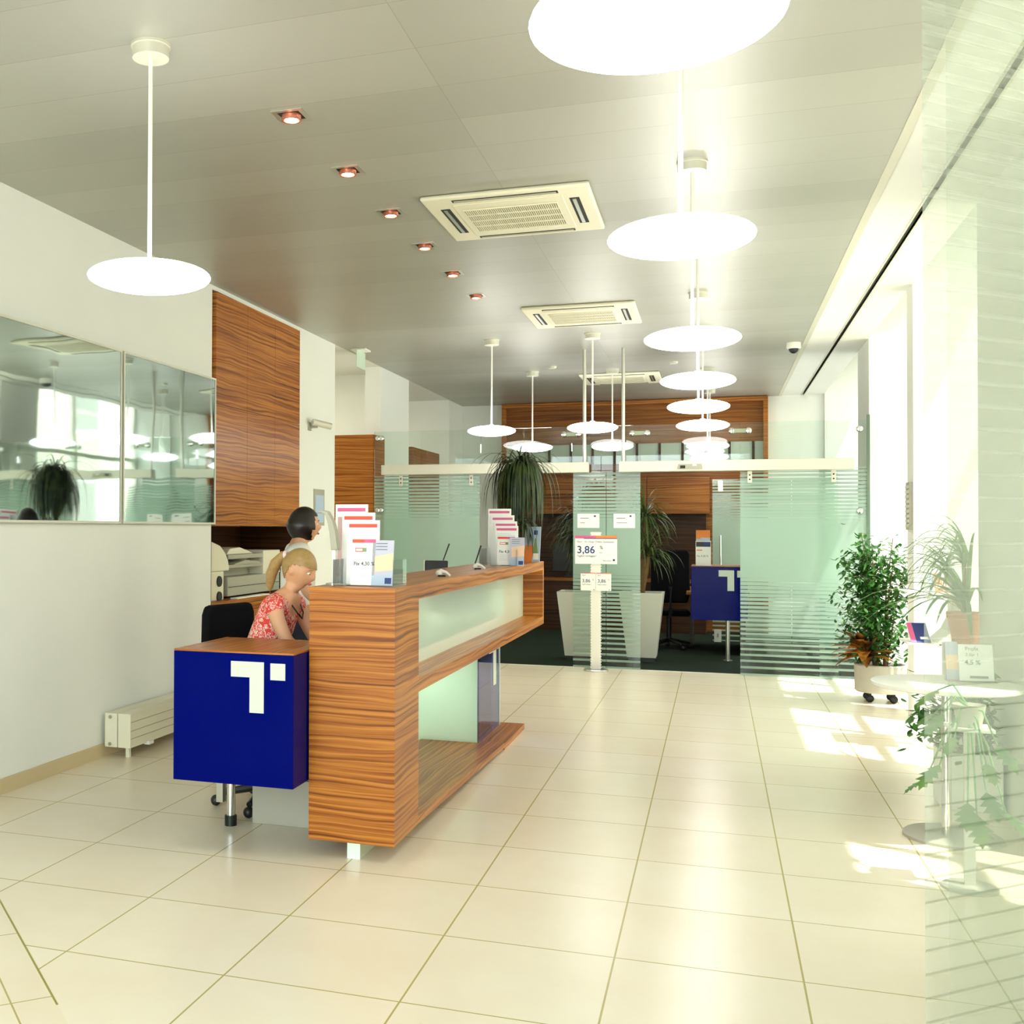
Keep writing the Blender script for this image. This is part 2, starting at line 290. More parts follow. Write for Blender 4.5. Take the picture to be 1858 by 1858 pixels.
def dup(root, loc, label=None, rotz=None):
    r = root.copy(); C.objects.link(r); r.location = loc; BASE[r.name] = BASE[root.name]
    if rotz is not None: r.rotation_euler = (0, 0, rotz)
    if label: r['label'] = label
    for ch in list(root.children):
        c = ch.copy(); C.objects.link(c); c.parent = r
        for g in list(ch.children):
            d = g.copy(); C.objects.link(d); d.parent = c
    return r
def S(name, mb, mat, **k): return mb.build(name, mat, kind='structure', **k)
def text(parent, name, s, size, loc, mat, rot=(PI/2, 0, 0), bold=0.0, align='LEFT', ext=0.0004):
    cu = bpy.data.curves.new(name, 'FONT'); cu.body = s; cu.size = size; cu.extrude = ext; cu.offset = bold; cu.align_x = align; cu.resolution_u = 3
    t_ = bpy.data.objects.new('t', cu); C.objects.link(t_); bpy.context.view_layer.update(); me = bpy.data.meshes.new_from_object(t_.evaluated_get(bpy.context.evaluated_depsgraph_get()))
    bpy.data.objects.remove(t_); me.name = name; me.materials.clear(); me.materials.append(M[mat]); o = bpy.data.objects.new(name, me); C.objects.link(o); o.parent = parent
    o.location = Vector(loc)-BASE[parent.name]; o.rotation_euler = rot; BASE[o.name] = BASE[parent.name]; return o

# ---------------------------------------------------------------- the room
ZC = 3.38
fl = MB()
D = 1.03      # the diagonal joint where the 45 degree entrance tiles begin: x + y = D
fl.add([(-3.2, D+3.2, 0), (-0.39, D+0.39, 0), (D+5.5, -5.5, 0), (7.0, -5.5, 0), (7.0, 8.74, 0), (-3.2, 8.74, 0)], [(0, 1, 2, 3, 4, 5)])
fl.add([(-3.2, D+3.2, -.1), (-0.39, D+0.39, -.1), (D+5.5, -5.5, -.1), (7.0, -5.5, -.1), (7.0, 8.74, -.1), (-3.2, 8.74, -.1)], [(5, 4, 3, 2, 1, 0)])
S('floor', fl, 'floor')
f2 = MB(); f2.add([(-3.2, D+3.2, 0), (-3.2, -7, 0), (D+7, -7, 0), (D+5.5, -5.5, 0)], [(0, 1, 2, 3)]); S('floor_entrance', f2, 'floor45')
S('trim_1', MB().prism([(-0.38, D+0.374), (D+0.38, -0.386+0.0), (D+0.384, -0.38), (-0.376, D+0.38)], 'z', 0.0, 0.0006), plain('dark_joint', lin(150, 142, 74), 0.7))
S('floor_office', B(-3.2, 7.0, 8.74, 14.2, -0.1, 0.0), 'carpet')
S('trim_2', B(-0.39, 4.77, 8.715, 8.765, 0.0, 0.003), 'alu')
S('ceiling', B(-0.39, 4.17, -5.0, 13.7, ZC, ZC+0.08), 'ceil')
S('trim_3', B(4.17, 4.215, -5.0, 13.7, ZC-0.004, ZC+0.08), 'alu')
pc = MB().box(4.215, 4.475, -5.0, 13.7, ZC+0.006, ZC+0.08).box(4.505, 4.77, -5.0, 13.7, ZC+0.006, ZC+0.08)
S('ceiling_plaster', pc, 'wall')
S('trim_4', B(4.475, 4.505, -5.0, 13.7, ZC+0.045, ZC+0.08), 'dark')
S('trim_5', MB().box(4.462, 4.475, -5.0, 13.7, ZC+0.002, ZC+0.03).box(4.505, 4.518, -5.0, 13.7, ZC+0.002, ZC+0.03), 'alu')
S('ceiling_hall', B(-3.2, -0.39, 7.5, 13.7, ZC+0.0, ZC+0.08), 'wall')
S('ceiling_slab', B(-3.2, 5.5, -5.1, 14.2, 4.05, 4.25), 'wall')
# left wall, niche, columns, hall behind
S('wall_left', B(-0.95, -0.39, -5.1, 4.53, 0, 4.05), 'wall')
S('wall_left_niche', MB().box(-1.10, -0.98, 4.53, 6.42, 0, 4.05).box(-0.98, -0.39, 4.53, 6.42, 3.345, 4.05), 'wall')
S('wall_left_column', B(-0.98, -0.39, 6.42, 7.51, 0, 4.05), 'wall')
S('wall_left_hall', MB().box(-3.2, -0.98, 7.39, 7.51, 0, 4.05).box(-3.3, -3.2, 4.2, 14.2, 0, 4.05), 'wall')
S('wall_hall', B(-3.2, -0.577, 9.75, 9.9, 0, ZC), 'wall')
S('wall_left_pier', B(-0.577, -0.39, 9.17, 10.45, 0, 4.05), 'wall')
S('wall_hall_far', B(-3.2, -0.39, 12.75, 12.9, 0, ZC), 'wall')
S('wall_left_end', B(-0.9, -0.39, 12.9, 13.7, 0, 4.05), 'wall')
S('baseboard_left', B(-0.39, -0.378, -5.0, 4.53, 0, 0.085), 'base')
S('baseboard_column', MB().box(-0.39, -0.378, 6.42, 7.51, 0, 0.085), 'base')
S('wall_back', B(-0.9, 4.9, 13.66, 13.8, 0, 4.05), 'wall')
# right wall: piers between tall window niches
for ya, yb in (((0.4, 1.2), (2.4, 4.0), (6.24, 6.53), (8.85, 9.77), (13.6, 14.2))):
    S('wall_right_pier', B(4.77, 5.5, ya, yb, 0, 4.05), 'wall')
NI = ((1.2, 2.4), (4.0, 6.24), (6.53, 8.85), (9.77, 13.6))
for k, (ya, yb) in enumerate(NI):
    S('wall_right_sill', B(5.20, 5.5, ya, yb, 0, 0.36), 'wall')
    S('wall_right_lintel', B(4.77, 5.5, ya, yb, 3.95, 4.05), 'wall')
    wn = MB(); ym = (ya+yb)/2
    for y0 in (ya, ym-0.03, yb-0.06): wn.box(5.40, 5.47, y0, y0+0.06, 0.36, 3.95)
    for z0 in (0.36, 2.60, 3.89): wn.box(5.405, 5.465, ya+0.06, yb-0.06, z0, z0+0.06)
    o = S('window_%d' % (k+1), wn, 'trimwhite')
    B(5.43, 5.438, ya+0.06, yb-0.06, 0.42, 3.89).build('window_pane', 'clear', o)
S('wall_right_front', B(4.77, 5.5, -5.1, 0.4, 0, 4.05), 'wall')
# entrance front behind the viewer: wall with a wide glazed opening
S('wall_front', MB().box(-0.39, -0.3, -5.1, -5.0, 0, 4.05).box(4.1, 4.77, -5.1, -5.0, 0, 4.05).box(-0.3, 4.1, -5.1, -5.0, 3.2, 4.05), 'wall')
wf = MB()
for x in (-0.3, 1.14, 2.60, 4.04): wf.box(x, x+0.06, -5.09, -5.02, 0, 3.2)
wf.box(-0.24, 4.04, -5.09, -5.02, 3.14, 3.2); o = S('window_5', wf, 'alu'); B(-0.24, 4.04, -5.06, -5.05, 0.0, 3.14).build('window_pane', 'clear', o)
S('trim_7', B(4.755, 4.77, -5.0, 1.15, 0.0, 1.05), plain('green_grey_backing', lin(84, 104, 74), 0.5))  # added stand-in for an unknown dark green thing behind the striped glass
# outside: pavement, street and the house opposite
S('floor_pavement', MB().box(5.5, 40, -30, 45, -0.35, -0.15).box(-20, 5.5, -30, -7.0, -0.35, -0.15), 'pave')
hs = thing('building', 'pale street facade with rows of windows across the road', 'building', (17, 14, -0.15))
B(17, 19, -14, 42, -0.15, 13).build('facade_wall', 'facade', hs)
for i in range(10):
    for j in range(2):
        y0 = -2+i*4.0; z0 = 0.9+j*3.9
        fr = MB().box(16.93, 17.0, y0, y0+1.7, z0, z0+2.3).build('window_frame', 'trimwhite', hs)
        B(16.91, 16.93, y0+0.12, y0+1.58, z0+0.12, z0+2.18).build('pane', 'greyp', fr)
sg = thing('crossing_sign', 'blue pedestrian crossing sign on a post outside, seen mirrored in the dark picture', 'road sign', (8.6, 13.6, -0.15))
MB().cyl((8.6, 13.6), 0.03, -0.15, 2.1).build('post', 'steel', sg)
B(8.55, 8.57, 13.2, 14.0, 1.3, 2.1).build('sign_board', 'blue', sg)
MB().prism([(13.27, 1.38), (13.93, 1.38), (13.6, 2.02)], 'x', 8.538, 8.549).build('white_triangle', 'paper', sg)
MB().ell((8.535, 13.6, 1.80), 0.004, 0.045, 0.045, 10, 6).tube([(8.535, 13.6, 1.75), (8.535, 13.6, 1.60), (8.535, 13.68, 1.42)], 0.018, 6).tube([(8.535, 13.6, 1.60), (8.535, 13.5, 1.42)], 0.018, 6).build('walking_figure', 'black', sg)
# ---------------------------------------------------------------- pendant lamps
LA = [((1.231, 0.512), 'opal disc pendant alone near the dark wall picture, left of all the lamps'),
      ((3.222, -1.151), 'opal disc pendant nearest the viewer, cut off by the top of the view'),
      ((1.231, -1.30), 'unseen opal disc pendant added beyond the left edge of the view to brighten the left side'),  # extra lamp out of view, added as fill for the left side
      ((3.22, 0.555), 'opal disc pendant hanging right of the nearest ceiling cassette, second in the window row'),
      ((3.217, 2.667), 'opal disc pendant third in the window row, right of the middle ceiling cassette'),
      ((3.219, 4.381), 'opal disc pendant fourth in the window row, right of the farthest ceiling cassette'),
      ((3.20, 6.02), 'opal disc pendant fifth in the window row, just below the fourth in view'),
      ((3.215, 7.726), 'opal disc pendant sixth in the window row, last before the glass partition'),
      ((3.242, 10.45), 'opal disc pendant behind the glass above the sensor of the right sliding door rail'),
      ((3.257, 12.557), 'farthest opal disc pendant, deep in the office above the right sliding door rail'),
      ((1.203, 7.736), 'opal disc pendant left of the hanging plant crown above the far end of the counter'),
      ((2.204, 7.657), 'opal disc pendant hanging beside the two steel ceiling rods of the glass doors'),
      ((1.24, 10.139), 'opal disc pendant glowing behind the top leaves of the tall drooping plant'),
      ((2.172, 10.226), 'opal disc pendant behind the glass between the two steel ceiling rods')]
lp = None
for (x, y), lab in LA:
    if lp is None:
        lp = thing('pendant_lamp', lab, 'pendant lamp', (x, y, ZC), 'opal disc pendant lamps')
        MB().lathe((x, y, ZC), [(0.078, 0), (0.078, -0.012), (0.072, -0.014), (0.072, -0.055), (0, -0.055)], 28).build('canopy', 'alu', lp, smooth=True)
        MB().cyl((x, y), 0.0085, 2.50, ZC-0.05, 12).build('rod', 'white', lp, smooth=True)
        pr = [(0.24*math.sin(t*PI/20), 2.46-0.052*math.cos(t*PI/20)) for t in range(21)]
        MB().lathe((x, y, 0), pr, 48).build('lamp_shade', 'lamp', lp, smooth=True)
        MB().lathe((x, y, 2.495), [(0.0, 0.03), (0.022, 0.03), (0.03, 0.0), (0.045, 0.005), (0.05, -0.002)], 20).build('fitting', 'white', lp, smooth=True)
    else: dup(lp, (x, y, ZC), lab)
# two unseen ceiling lamps added to brighten the side hall on the left
for y in (8.5, 11.4):
    hl = thing('hall_fill_lamp', 'unseen flat round lamp added to brighten the side hall, %s' % ('nearer the tall cabinets' if y < 10 else 'farther back behind the white pier'), 'ceiling lamp', (-1.7, y, ZC), 'added side hall lamps')
    MB().lathe((-1.7, y, ZC), [(0.3, -0.0005), (0.3, -0.05), (0.28, -0.055)], 32).build('rim', 'alu', hl, smooth=True)
    MB().lathe((-1.7, y, ZC), [(0.28, -0.05), (0.18, -0.09), (0, -0.10)], 32).build('diffuser', 'hallfill', hl, smooth=True)
# ---------------------------------------------------------------- square downlights
DL = ['square recessed downlight nearest the viewer in the row over the counter', 'second square recessed downlight of the row, counted from the viewer',
      'third square recessed downlight, left of the nearest ceiling cassette', 'fourth square recessed downlight, below the near cassette in view',
      'fifth square recessed downlight of the row over the counter', 'farthest square recessed downlight of the row over the counter']
dl = None
for k, lab in enumerate(DL):
    x, y = 1.488, (1.389, 2.222, 3.05, 3.878, 4.723, 5.573)[k]
    if dl is None:
        dl = thing('downlight', lab, 'downlight', (x, y, ZC), 'square downlights')
        h, i_ = 0.075, 0.052
        fr = MB()
        for a in ((-h, h, -h, -i_), (-h, h, i_, h), (-h, -i_, -i_, i_), (i_, h, -i_, i_)): fr.box(x+a[0], x+a[1], y+a[2], y+a[3], ZC-0.004, ZC-0.0005)
        fr.build('frame', 'steel', dl)
        B(x-i_, x+i_, y-i_, y+i_, ZC-0.002, ZC-0.0005).build('recess', 'dark', dl)
        rg = MB().lathe((x, y, ZC-0.02), [(0.0, 0.017), (0.046, 0.017), (0.046, -0.006), (0.036, -0.006), (0.034, 0.004), (0.0, 0.004)], 24).build('reflector', plain('copper_reflector', lin(214, 128, 104), 0.25, metal=0.6), dl, smooth=True)
        MB().ell((x, y, ZC-0.018), 0.032, 0.032, 0.008, 16, 8).build('bulb', 'bulb', rg, smooth=True)
    else: dup(dl, (x, y, ZC), lab)
# ---------------------------------------------------------------- air-conditioning cassettes
ac = None
for (x, y), lab in (((2.205, 3.275), 'large white square ceiling air conditioner nearest the viewer'), ((2.225, 6.64), 'white square ceiling air conditioner, middle one of three'),
                    ((2.22, 10.98), 'white square ceiling air conditioner farthest back, above the glass doors')):
    if ac is None:
        ac = thing('ceiling_air_conditioner', lab, 'air conditioner', (x, y, ZC), 'ceiling air conditioners')
        H = 0.475
        p = MB().prism([(x-H, y-H), (x+H, y-H), (x+H, y+H), (x-H, y+H)], 'z', ZC-0.028, ZC-0.0005)
        p.build('panel', 'cream', ac, bevel=0.012)
        for (x0, x1, y0, y1) in ((-0.30, 0.30, -0.43, -0.385), (-0.30, 0.30, 0.385, 0.43), (-0.40, -0.345, -0.27, 0.27), (0.345, 0.40, -0.27, 0.27)):
            sl = B(x+x0, x+x1, y+y0, y+y1, ZC-0.0300, ZC-0.0278).build('air_slot', 'dark', ac)
            if x1-x0 > y1-y0: MB().box(x+x0+.01, x+x1-.01, y+(y0+y1)/2-.012, y+(y0+y1)/2+.006, ZC-0.034, ZC-0.030).build('flap', 'greyp', sl)
            else: MB().box(x+(x0+x1)/2-.012, x+(x0+x1)/2+.008, y+y0+.02, y+y1-.02, ZC-0.034, ZC-0.030).build('flap', 'steel', sl)
        B(x-0.315, x+0.315, y-0.345, y+0.345, ZC-0.034, ZC-0.027).build('grille_frame', 'cream', ac, bevel=0.004)
        B(x-0.27, x+0.27, y-0.24, y+0.24, ZC-0.0352, ZC-0.0338).build('grille_back', plain('grille_shadow', lin(120, 108, 70), 0.7), ac)
        g = MB()
        for i in range(46): g.box(x-0.27+i*0.012-0.0026, x-0.27+i*0.012+0.0026, y-0.24, y+0.24, ZC-0.0395, ZC-0.0352)
        for j in range(5): g.box(x-0.272, x+0.275, y-0.244+j*0.12, y-0.232+j*0.12, ZC-0.0405, ZC-0.0352)
        g.build('grille', 'cream', ac)
    else: dup(ac, (x, y, ZC), lab)
# ---------------------------------------------------------------- ceiling and wall devices
dc = thing('dome_camera', 'small white dome camera with dark lens on the ceiling near the windows', 'security camera', (4.08, 8.865, ZC))
MB().lathe((4.08, 8.865, ZC), [(0.07, 0), (0.07, -0.05), (0.062, -0.062), (0, -0.062)], 24).build('housing', 'white', dc, smooth=True)
MB().ell((4.08, 8.865, ZC-0.06), 0.048, 0.048, 0.05, 20, 10).build('dome', 'black', dc, smooth=True)
bc = thing('bullet_camera', 'white bullet camera on a bracket on the white column', 'security camera', (-0.39, 6.74, 2.45))
MB().box(-0.39, -0.375, 6.70, 6.77, 2.42, 2.50).tube([(-0.38, 6.735, 2.455), (-0.30, 6.735, 2.455), (-0.30, 6.735, 2.47)], 0.012, 8).build('bracket', 'greyp', bc, smooth=True)
MB().tube([(-0.34, 6.70, 2.50), (-0.20, 6.84, 2.465)], 0.032, 14).build('camera_body', 'alu', bc, smooth=True)
ex = thing('exit_sign', 'pale ceiling-hung emergency sign at the left ceiling edge', 'sign', (-0.235, 7.9, ZC))
B(-0.32, -0.15, 7.80, 8.0, ZC-0.02, ZC-0.0005).build('base', 'white', ex, bevel=0.005)
B(-0.24, -0.232, 7.76, 8.06, ZC-0.20, ZC-0.02).build('sign_plate', plain('pale_green_acrylic', lin(206, 226, 206), 0.3), ex)
sm = None
for (x, y), lab in (((2.881, 9.812), 'small flat smoke detector in front of the far wood panelling, right of the rods'), ((1.526, 9.779), 'small flat smoke detector left of the steel rods')):
    if sm is None:
        sm = thing('smoke_detector', lab, 'smoke detector', (x, y, ZC), 'smoke detectors')
        MB().lathe((x, y, ZC), [(0.05, 0), (0.05, -0.012), (0.04, -0.025), (0, -0.028)], 20).build('body', 'alu', sm, smooth=True)
    else: dup(sm, (x, y, ZC), lab)
nt_ = thing('notice_holder', 'slim grey wall notice holder on the white column behind the dark-haired woman', 'notice', (-0.39, 7.02, 1.62))
B(-0.39, -0.380, 6.87, 7.17, 1.50, 1.86).build('backing', 'greyp', nt_)
B(-0.380, -0.377, 6.90, 7.14, 1.53, 1.80).build('notice_sheet', 'skyp', nt_)
nb = thing('notice_board', 'narrow grey slatted plate on the white window pier behind the leafy tree', 'notice', (4.77, 6.30, 1.75))
B(4.745, 4.77, 6.27, 6.44, 1.48, 1.85).build('plate', 'greyp', nb)
for i in range(9): B(4.738, 4.745, 6.285, 6.425, 1.50+i*0.038, 1.522+i*0.038).build('slat', 'alu', nb)
# ---------------------------------------------------------------- dark reflecting wall pictures
for (ya, yb), lab in (((1.64, 3.065), 'large dark glossy wall picture cut by the left edge of the view'), ((3.09, 4.52), 'dark glossy wall picture on the right, next to the wood cabinet')):
    mp = thing('wall_picture', lab, 'picture', (-0.375, (ya+yb)/2, 1.50), 'dark glass wall pictures')
    B(-0.372, -0.352, ya+0.012, yb-0.012, 1.514, 2.626).build('glass_front', 'mirror', mp)
    f = MB()
    for a in ((ya, ya+0.012, 1.50, 2.64), (yb-0.012, yb, 1.50, 2.64), (ya+.012, yb-.012, 1.50, 1.514), (ya+.012, yb-.012, 2.626, 2.64)): f.box(-0.388, -0.347, a[0], a[1], a[2], a[3])
    f.build('frame', 'alu', mp)
# ---------------------------------------------------------------- wall cabinet in the niche
wc = thing('wall_cabinet', 'tall zebrano wall cabinet with six doors in the niche above the printers', 'cabinet', (-0.67, 5.47, 1.49))
B(-0.97, -0.385, 4.545, 6.405, 1.49, 3.335).build('body', 'zeb', wc)
for i in range(3):
    for z0, z1 in ((1.492, 2.45), (2.454, 3.333)):
        B(-0.385, -0.362, 4.547+i*0.62, 4.547+i*0.62+0.617, z0, z1).build('door', 'zeb', wc)
lc = thing('printer_sideboard', 'low zebrano sideboard in the niche carrying the office machines', 'cabinet', (-0.67, 5.47, 0))
B(-0.97, -0.42, 4.545, 6.405, 0.0, 0.85).build('body', 'zeb', lc)
for i in range(3): B(-0.42, -0.40, 4.548+i*0.62, 4.548+i*0.62+0.614, 0.06, 0.845).build('door', 'zeb', lc)
B(-0.97, -0.385, 4.54, 6.41, 0.85, 0.885).build('top', 'zeb', lc)
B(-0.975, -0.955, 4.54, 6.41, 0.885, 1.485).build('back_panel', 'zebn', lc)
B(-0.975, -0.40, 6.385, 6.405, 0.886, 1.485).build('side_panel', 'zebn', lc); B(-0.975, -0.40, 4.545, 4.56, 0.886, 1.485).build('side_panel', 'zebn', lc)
fx = thing('franking_machine', 'cream office machine with a domed top at the left end of the sideboard', 'office machine', (-0.62, 4.80, 0.885))
MB().prism([(4.58, 1.12), (5.02, 1.12), (5.00, 1.20), (4.94, 1.27), (4.84, 1.33), (4.70, 1.36), (4.58, 1.37)], 'x', -0.84, -0.45).build('hood', 'cream', fx, bevel=0.012)
B(-0.82, -0.46, 4.58, 4.93, 0.885, 1.12).build('base', 'cream', fx, bevel=0.01)
for z in (0.915, 1.04): MB().lathe((-0.46, 4.83, z), [(0.0, 0.012), (0.042, 0.012), (0.045, 0.0)], 18, axis='x').build('knob', 'black', fx, smooth=True)
B(-0.459, -0.452, 4.62, 4.78, 1.22, 1.31).build('keypad', 'greyp', fx)
cp = thing('copier', 'wide cream copier with two paper output slots in the wall niche', 'copier', (-0.68, 5.6, 0.885))
B(-0.86, -0.47, 5.03, 6.18, 0.905, 1.065).build('paper_drawers', 'greyp', cp, bevel=0.006)
MB().box(-0.86, -0.60, 5.03, 5.80, 1.065, 1.25).box(-0.60, -0.47, 5.03, 5.80, 1.215, 1.25).box(-0.60, -0.47, 5.03, 5.80, 1.14, 1.165).build('output_slots', 'greyp', cp)
B(-0.86, -0.465, 5.78, 6.18, 1.065, 1.275).build('control_side', 'cream', cp, bevel=0.006)
B(-0.462, -0.459, 5.02, 6.16, 0.98, 0.984).build('drawer_gap', 'dark', cp)
for z in (0.925, 1.005): B(-0.468, -0.458, 6.0, 6.14, z, z+0.05).build('drawer_handle', plain('grey_green_plastic', lin(150, 164, 144), 0.5), cp)
pp = thing('paper_stack', 'loose paper lying in the upper output slot of the copier', 'paper', (-0.53, 5.45, 1.166))
MB().prism([(5.10, 1.167), (5.70, 1.167), (5.62, 1.185), (5.35, 1.20), (5.14, 1.176)], 'x', -0.60, -0.45).build('sheets', 'greyp', pp)
p2 = thing('paper_pile', 'crumpled papers lying on top of the copier', 'paper', (-0.62, 5.25, 1.251))
MB().prism([(5.02, 1.251), (5.6, 1.251), (5.5, 1.275), (5.3, 1.31), (5.1, 1.30)], 'x', -0.78, -0.48).build('sheets', 'cream', p2, bevel=0.008)
tr = thing('document_tray', 'thin white paper sheets lying on the sideboard in front of the copier', 'paper', (-0.42, 5.4, 0.885))
B(-0.455, -0.39, 5.05, 5.75, 0.8855, 0.895).build('sheets', 'paper', tr)
# ---------------------------------------------------------------- radiator on the left wall
rd = thing('radiator', 'low cream convector radiator on short legs by the left wall', 'radiator', (-0.26, 3.9, 0))
B(-0.365, -0.275, 2.90, 5.0, 0.068, 0.285).build('rear_convector', 'cream', rd, bevel=0.004)
B(-0.27, -0.178, 2.90, 5.0, 0.068, 0.285).build('front_convector', 'cream', rd, bevel=0.004)
for z in (0.125, 0.175, 0.23): B(-0.1785, -0.1765, 2.905, 4.99, z, z+0.003).build('groove', plain('seam_shadow', lin(150, 146, 122), 0.7), rd)
for z in (0.09, 0.262): MB().lathe((-0.325, 2.90, z), [(0.011, 0.0), (0.011, -0.008), (0.0, -0.008)], 14, axis='y').build('plug', 'steel', rd, smooth=True)
for y in (2.95, 4.6): B(-0.24, -0.215, y, y+0.025, 0.0, 0.07).build('leg', 'cream', rd)
for y in (3.12,): B(-0.2, -0.16, y, y+0.06, 0.055, 0.075).build('valve', 'white', rd)
# ---------------------------------------------------------------- reception counter
rc = thing('reception_counter', 'long zebrano reception counter shaped like an angular ribbon', 'reception desk', (1.8, 1.35, 0))
B(1.60, 2.0, 1.35, 1.77, 0.076, 1.14).build('end_block', 'zeb', rc)
B(1.60, 2.0, 1.35, 5.84, 1.14, 1.21).build('counter_top', 'zeb', rc)
B(1.60, 2.0, 1.77, 5.78, 0.70, 0.762).build('shelf', 'zeb', rc)
B(1.60, 2.0, 5.78, 5.84, 0.70, 1.14).build('far_end', 'zeb', rc)
B(1.60, 1.62, 1.77, 5.78, 0.762, 1.14).build('back_panel', 'zeb', rc)
B(1.825, 1.84, 1.77, 5.78, 0.762, 1.14).build('upper_glass_panel', 'mint', rc)
MB().prism([(1.77, 0.076), (4.05, 0.012), (4.05, 0.047), (1.77, 0.112)], 'x', 1.45, 2.0).build('base_slab', 'zeb', rc)
B(1.50, 2.0, 4.05, 4.87, 0.0, 0.04).build('floor_plate', 'zeb', rc)
B(1.776, 1.836, 1.374, 2.6, 0.0, 0.076).build('foot', 'mint', rc)
B(1.776, 1.836, 2.6, 3.6, 0.0, 0.045).build('foot', 'mint', rc)
MB().box(1.25, 1.83, 3.97, 3.985, 0.045, 0.70).build('frosted_front_panel', 'mintlit', rc)
MB().box(1.25, 1.262, 3.985, 4.74, 0.045, 0.70).box(1.262, 1.82, 4.728, 4.74, 0.045, 0.70).build('rear_panel', 'white', rc)
ld = bpy.data.lights.new('box_fill_light', 'AREA'); ld.shape = 'RECTANGLE'; ld.size = 0.45; ld.size_y = 0.3; ld.energy = 5.0; ld.color = (1.0, 0.97, 0.95)      # light added inside the glass box to brighten its frosted front panel
lo = bpy.data.objects.new('box_fill_light', ld); C.objects.link(lo); lo.location = (1.52, 4.45, 0.66); lo.rotation_euler = (-0.5, 0, 0)
gp = B(1.826, 1.838, 3.985, 4.74, 0.041, 0.70).build('blue_glass_panel', 'blueglass', rc)
B(1.82, 1.843, 4.728, 4.742, 0.041, 0.70).build('glass_edge', 'mint', gp)
MB().box(1.839, 1.841, 4.49, 4.60, 0.36, 0.68).box(1.839, 1.841, 4.34, 4.49, 0.60, 0.68).box(1.839, 1.841, 4.645, 4.71, 0.605, 0.68).build('logo', 'logo', gp)
B(1.28, 1.60, 1.78, 5.7, 0.77, 0.80).build('worktop', 'zeb', rc)
for y in (3.2, 4.6, 5.6): MB().cyl((1.33, y), 0.025, 0, 0.77, 14).build('leg', 'steel', rc)
# ---------------------------------------------------------------- blue logo box at the end of the counter
bb = thing('blue_desk_box', 'glossy blue box with wood top and white angular logo at the front of the counter', 'desk box', (1.3, 1.17, 0.0))
bx0, bx1, by0, by1, bz0, bz1 = 1.012, 1.594, 1.168, 1.745, 0.335, 0.918
B(bx0, bx1, by0, by1, bz0, bz1).build('body', 'blue', bb, bevel=0.003)
B(bx0, bx1, by0+0.002, by1, bz1, bz1+0.008).build('wood_top', 'zeb', bb)
def logo(y, x0, wd, z1, ht, par, nm='logo'):
    u = lambda a: x0+a*wd
    v = lambda a: z1-a*ht
    MB().box(u(.49), u(.762), y-0.0035, y-0.0015, v(.178), v(.06)).box(u(.645), u(.762), y-0.0035, y-0.0015, v(.445), v(.178)).build(nm, 'logo', par)
    MB().box(u(.815), u(.935), y-0.0035, y-0.0015, v(.19), v(.065)).build(nm+'_dot', 'logo', par)
logo(by0, bx0, bx1-bx0, bz1, bz1-bz0, bb)
lg = MB().cyl((1.06, 1.70), 0.022, 0.05, bz0, 16).build('leg', 'chrome', bb, smooth=True)
MB().cyl((1.06, 1.70), 0.03, 0.0, 0.05, 16).build('foot', 'black', lg, smooth=True)
B(0.985, 1.02, 1.69, 1.73, 0.11, bz0).build('cable_duct', 'steel', bb)
pd = thing('drawer_pedestal', 'pale grey drawer pedestal under the counter behind the blue box', 'pedestal', (1.4, 1.9, 0))
B(1.145, 1.59, 1.77, 2.30, 0.0, 0.23).build('body', 'greyp', pd, bevel=0.004)
B(1.142, 1.593, 1.766, 2.31, 0.236, 0.30).build('drawer', 'alu', pd, bevel=0.003)
# ---------------------------------------------------------------- glass partition
YP = 8.74
def pane(name, x0, x1, z0, z1, y, mat, **k): return B(x0, x1, y-0.006, y+0.006, z0, z1).build(name, mat, **k)
def fitting(parent, x0, x1, z, y):
    g = MB()
    for x in (x0, x1): g.lathe((x, y, z), [(0, -0.03), (0.024, -0.024), (0.032, -0.008), (0.03, 0.008), (0.02, 0.02), (0, 0.02)], 18, axis='y')
    g.build('round_fitting', 'chrome', parent, smooth=True); B(x0, x1, y-0.012, y+0.012, z-0.02, z+0.02).build('clamp_plate', plain('grey_green_clamp', lin(150, 160, 136), 0.4, metal=0.4), parent)
gw = MB()
tr_ = [(-0.33, 0.887, 2.07, 2.57), (0.893, 1.873, 2.07, 2.57), (1.879, 2.579, 2.10, 2.57), (2.585, 3.559, 2.07, 2.57), (3.565, 4.374, 2.07, 2.57)]
gl = None
for k, (x0, x1, z0, z1) in enumerate(tr_):
    o = pane('wall_glass_transom', x0, x1, z0, z1, YP, 'glass', kind='structure')
    if k == 1: fitting(o, x1-0.075, x1+0.075, 2.49, YP-0.02)
    if k == 2: fitting(o, x1-0.075, x1+0.075, 2.485, YP-0.02)
    if k == 4: fitting(o, x0-0.08, x0+0.08, 2.485, YP-0.02)
    if k == 0: fitting(o, -0.285, -0.24, 2.494, YP-0.02)
o = pane('wall_glass_left', -0.33, 0.1, 0.003, 2.065, YP, 'frost', kind='structure'); fitting(o, -0.285, -0.24, 1.68, YP-0.02)
for (x0, x1) in ((1.892, 2.233), (2.239, 2.585)): pane('wall_glass_middle', x0, x1, 0.003, 2.095, YP, 'frost', kind='structure')
o = pane('wall_glass_right', 4.31, 4.76, 0.003, 2.10, YP+0.05, 'frost', kind='structure')
pane('wall_glass_right_top', 4.38, 4.76, 2.105, 2.57, YP+0.05, 'glass', kind='structure')
for z in (2.48, 1.666): MB().lathe((4.677, YP+0.03, z), [(0, -0.03), (0.026, -0.024), (0.034, -0.006), (0.03, 0.01), (0, 0.014)], 18, axis='y').build('round_fitting', 'chrome', o, smooth=True)
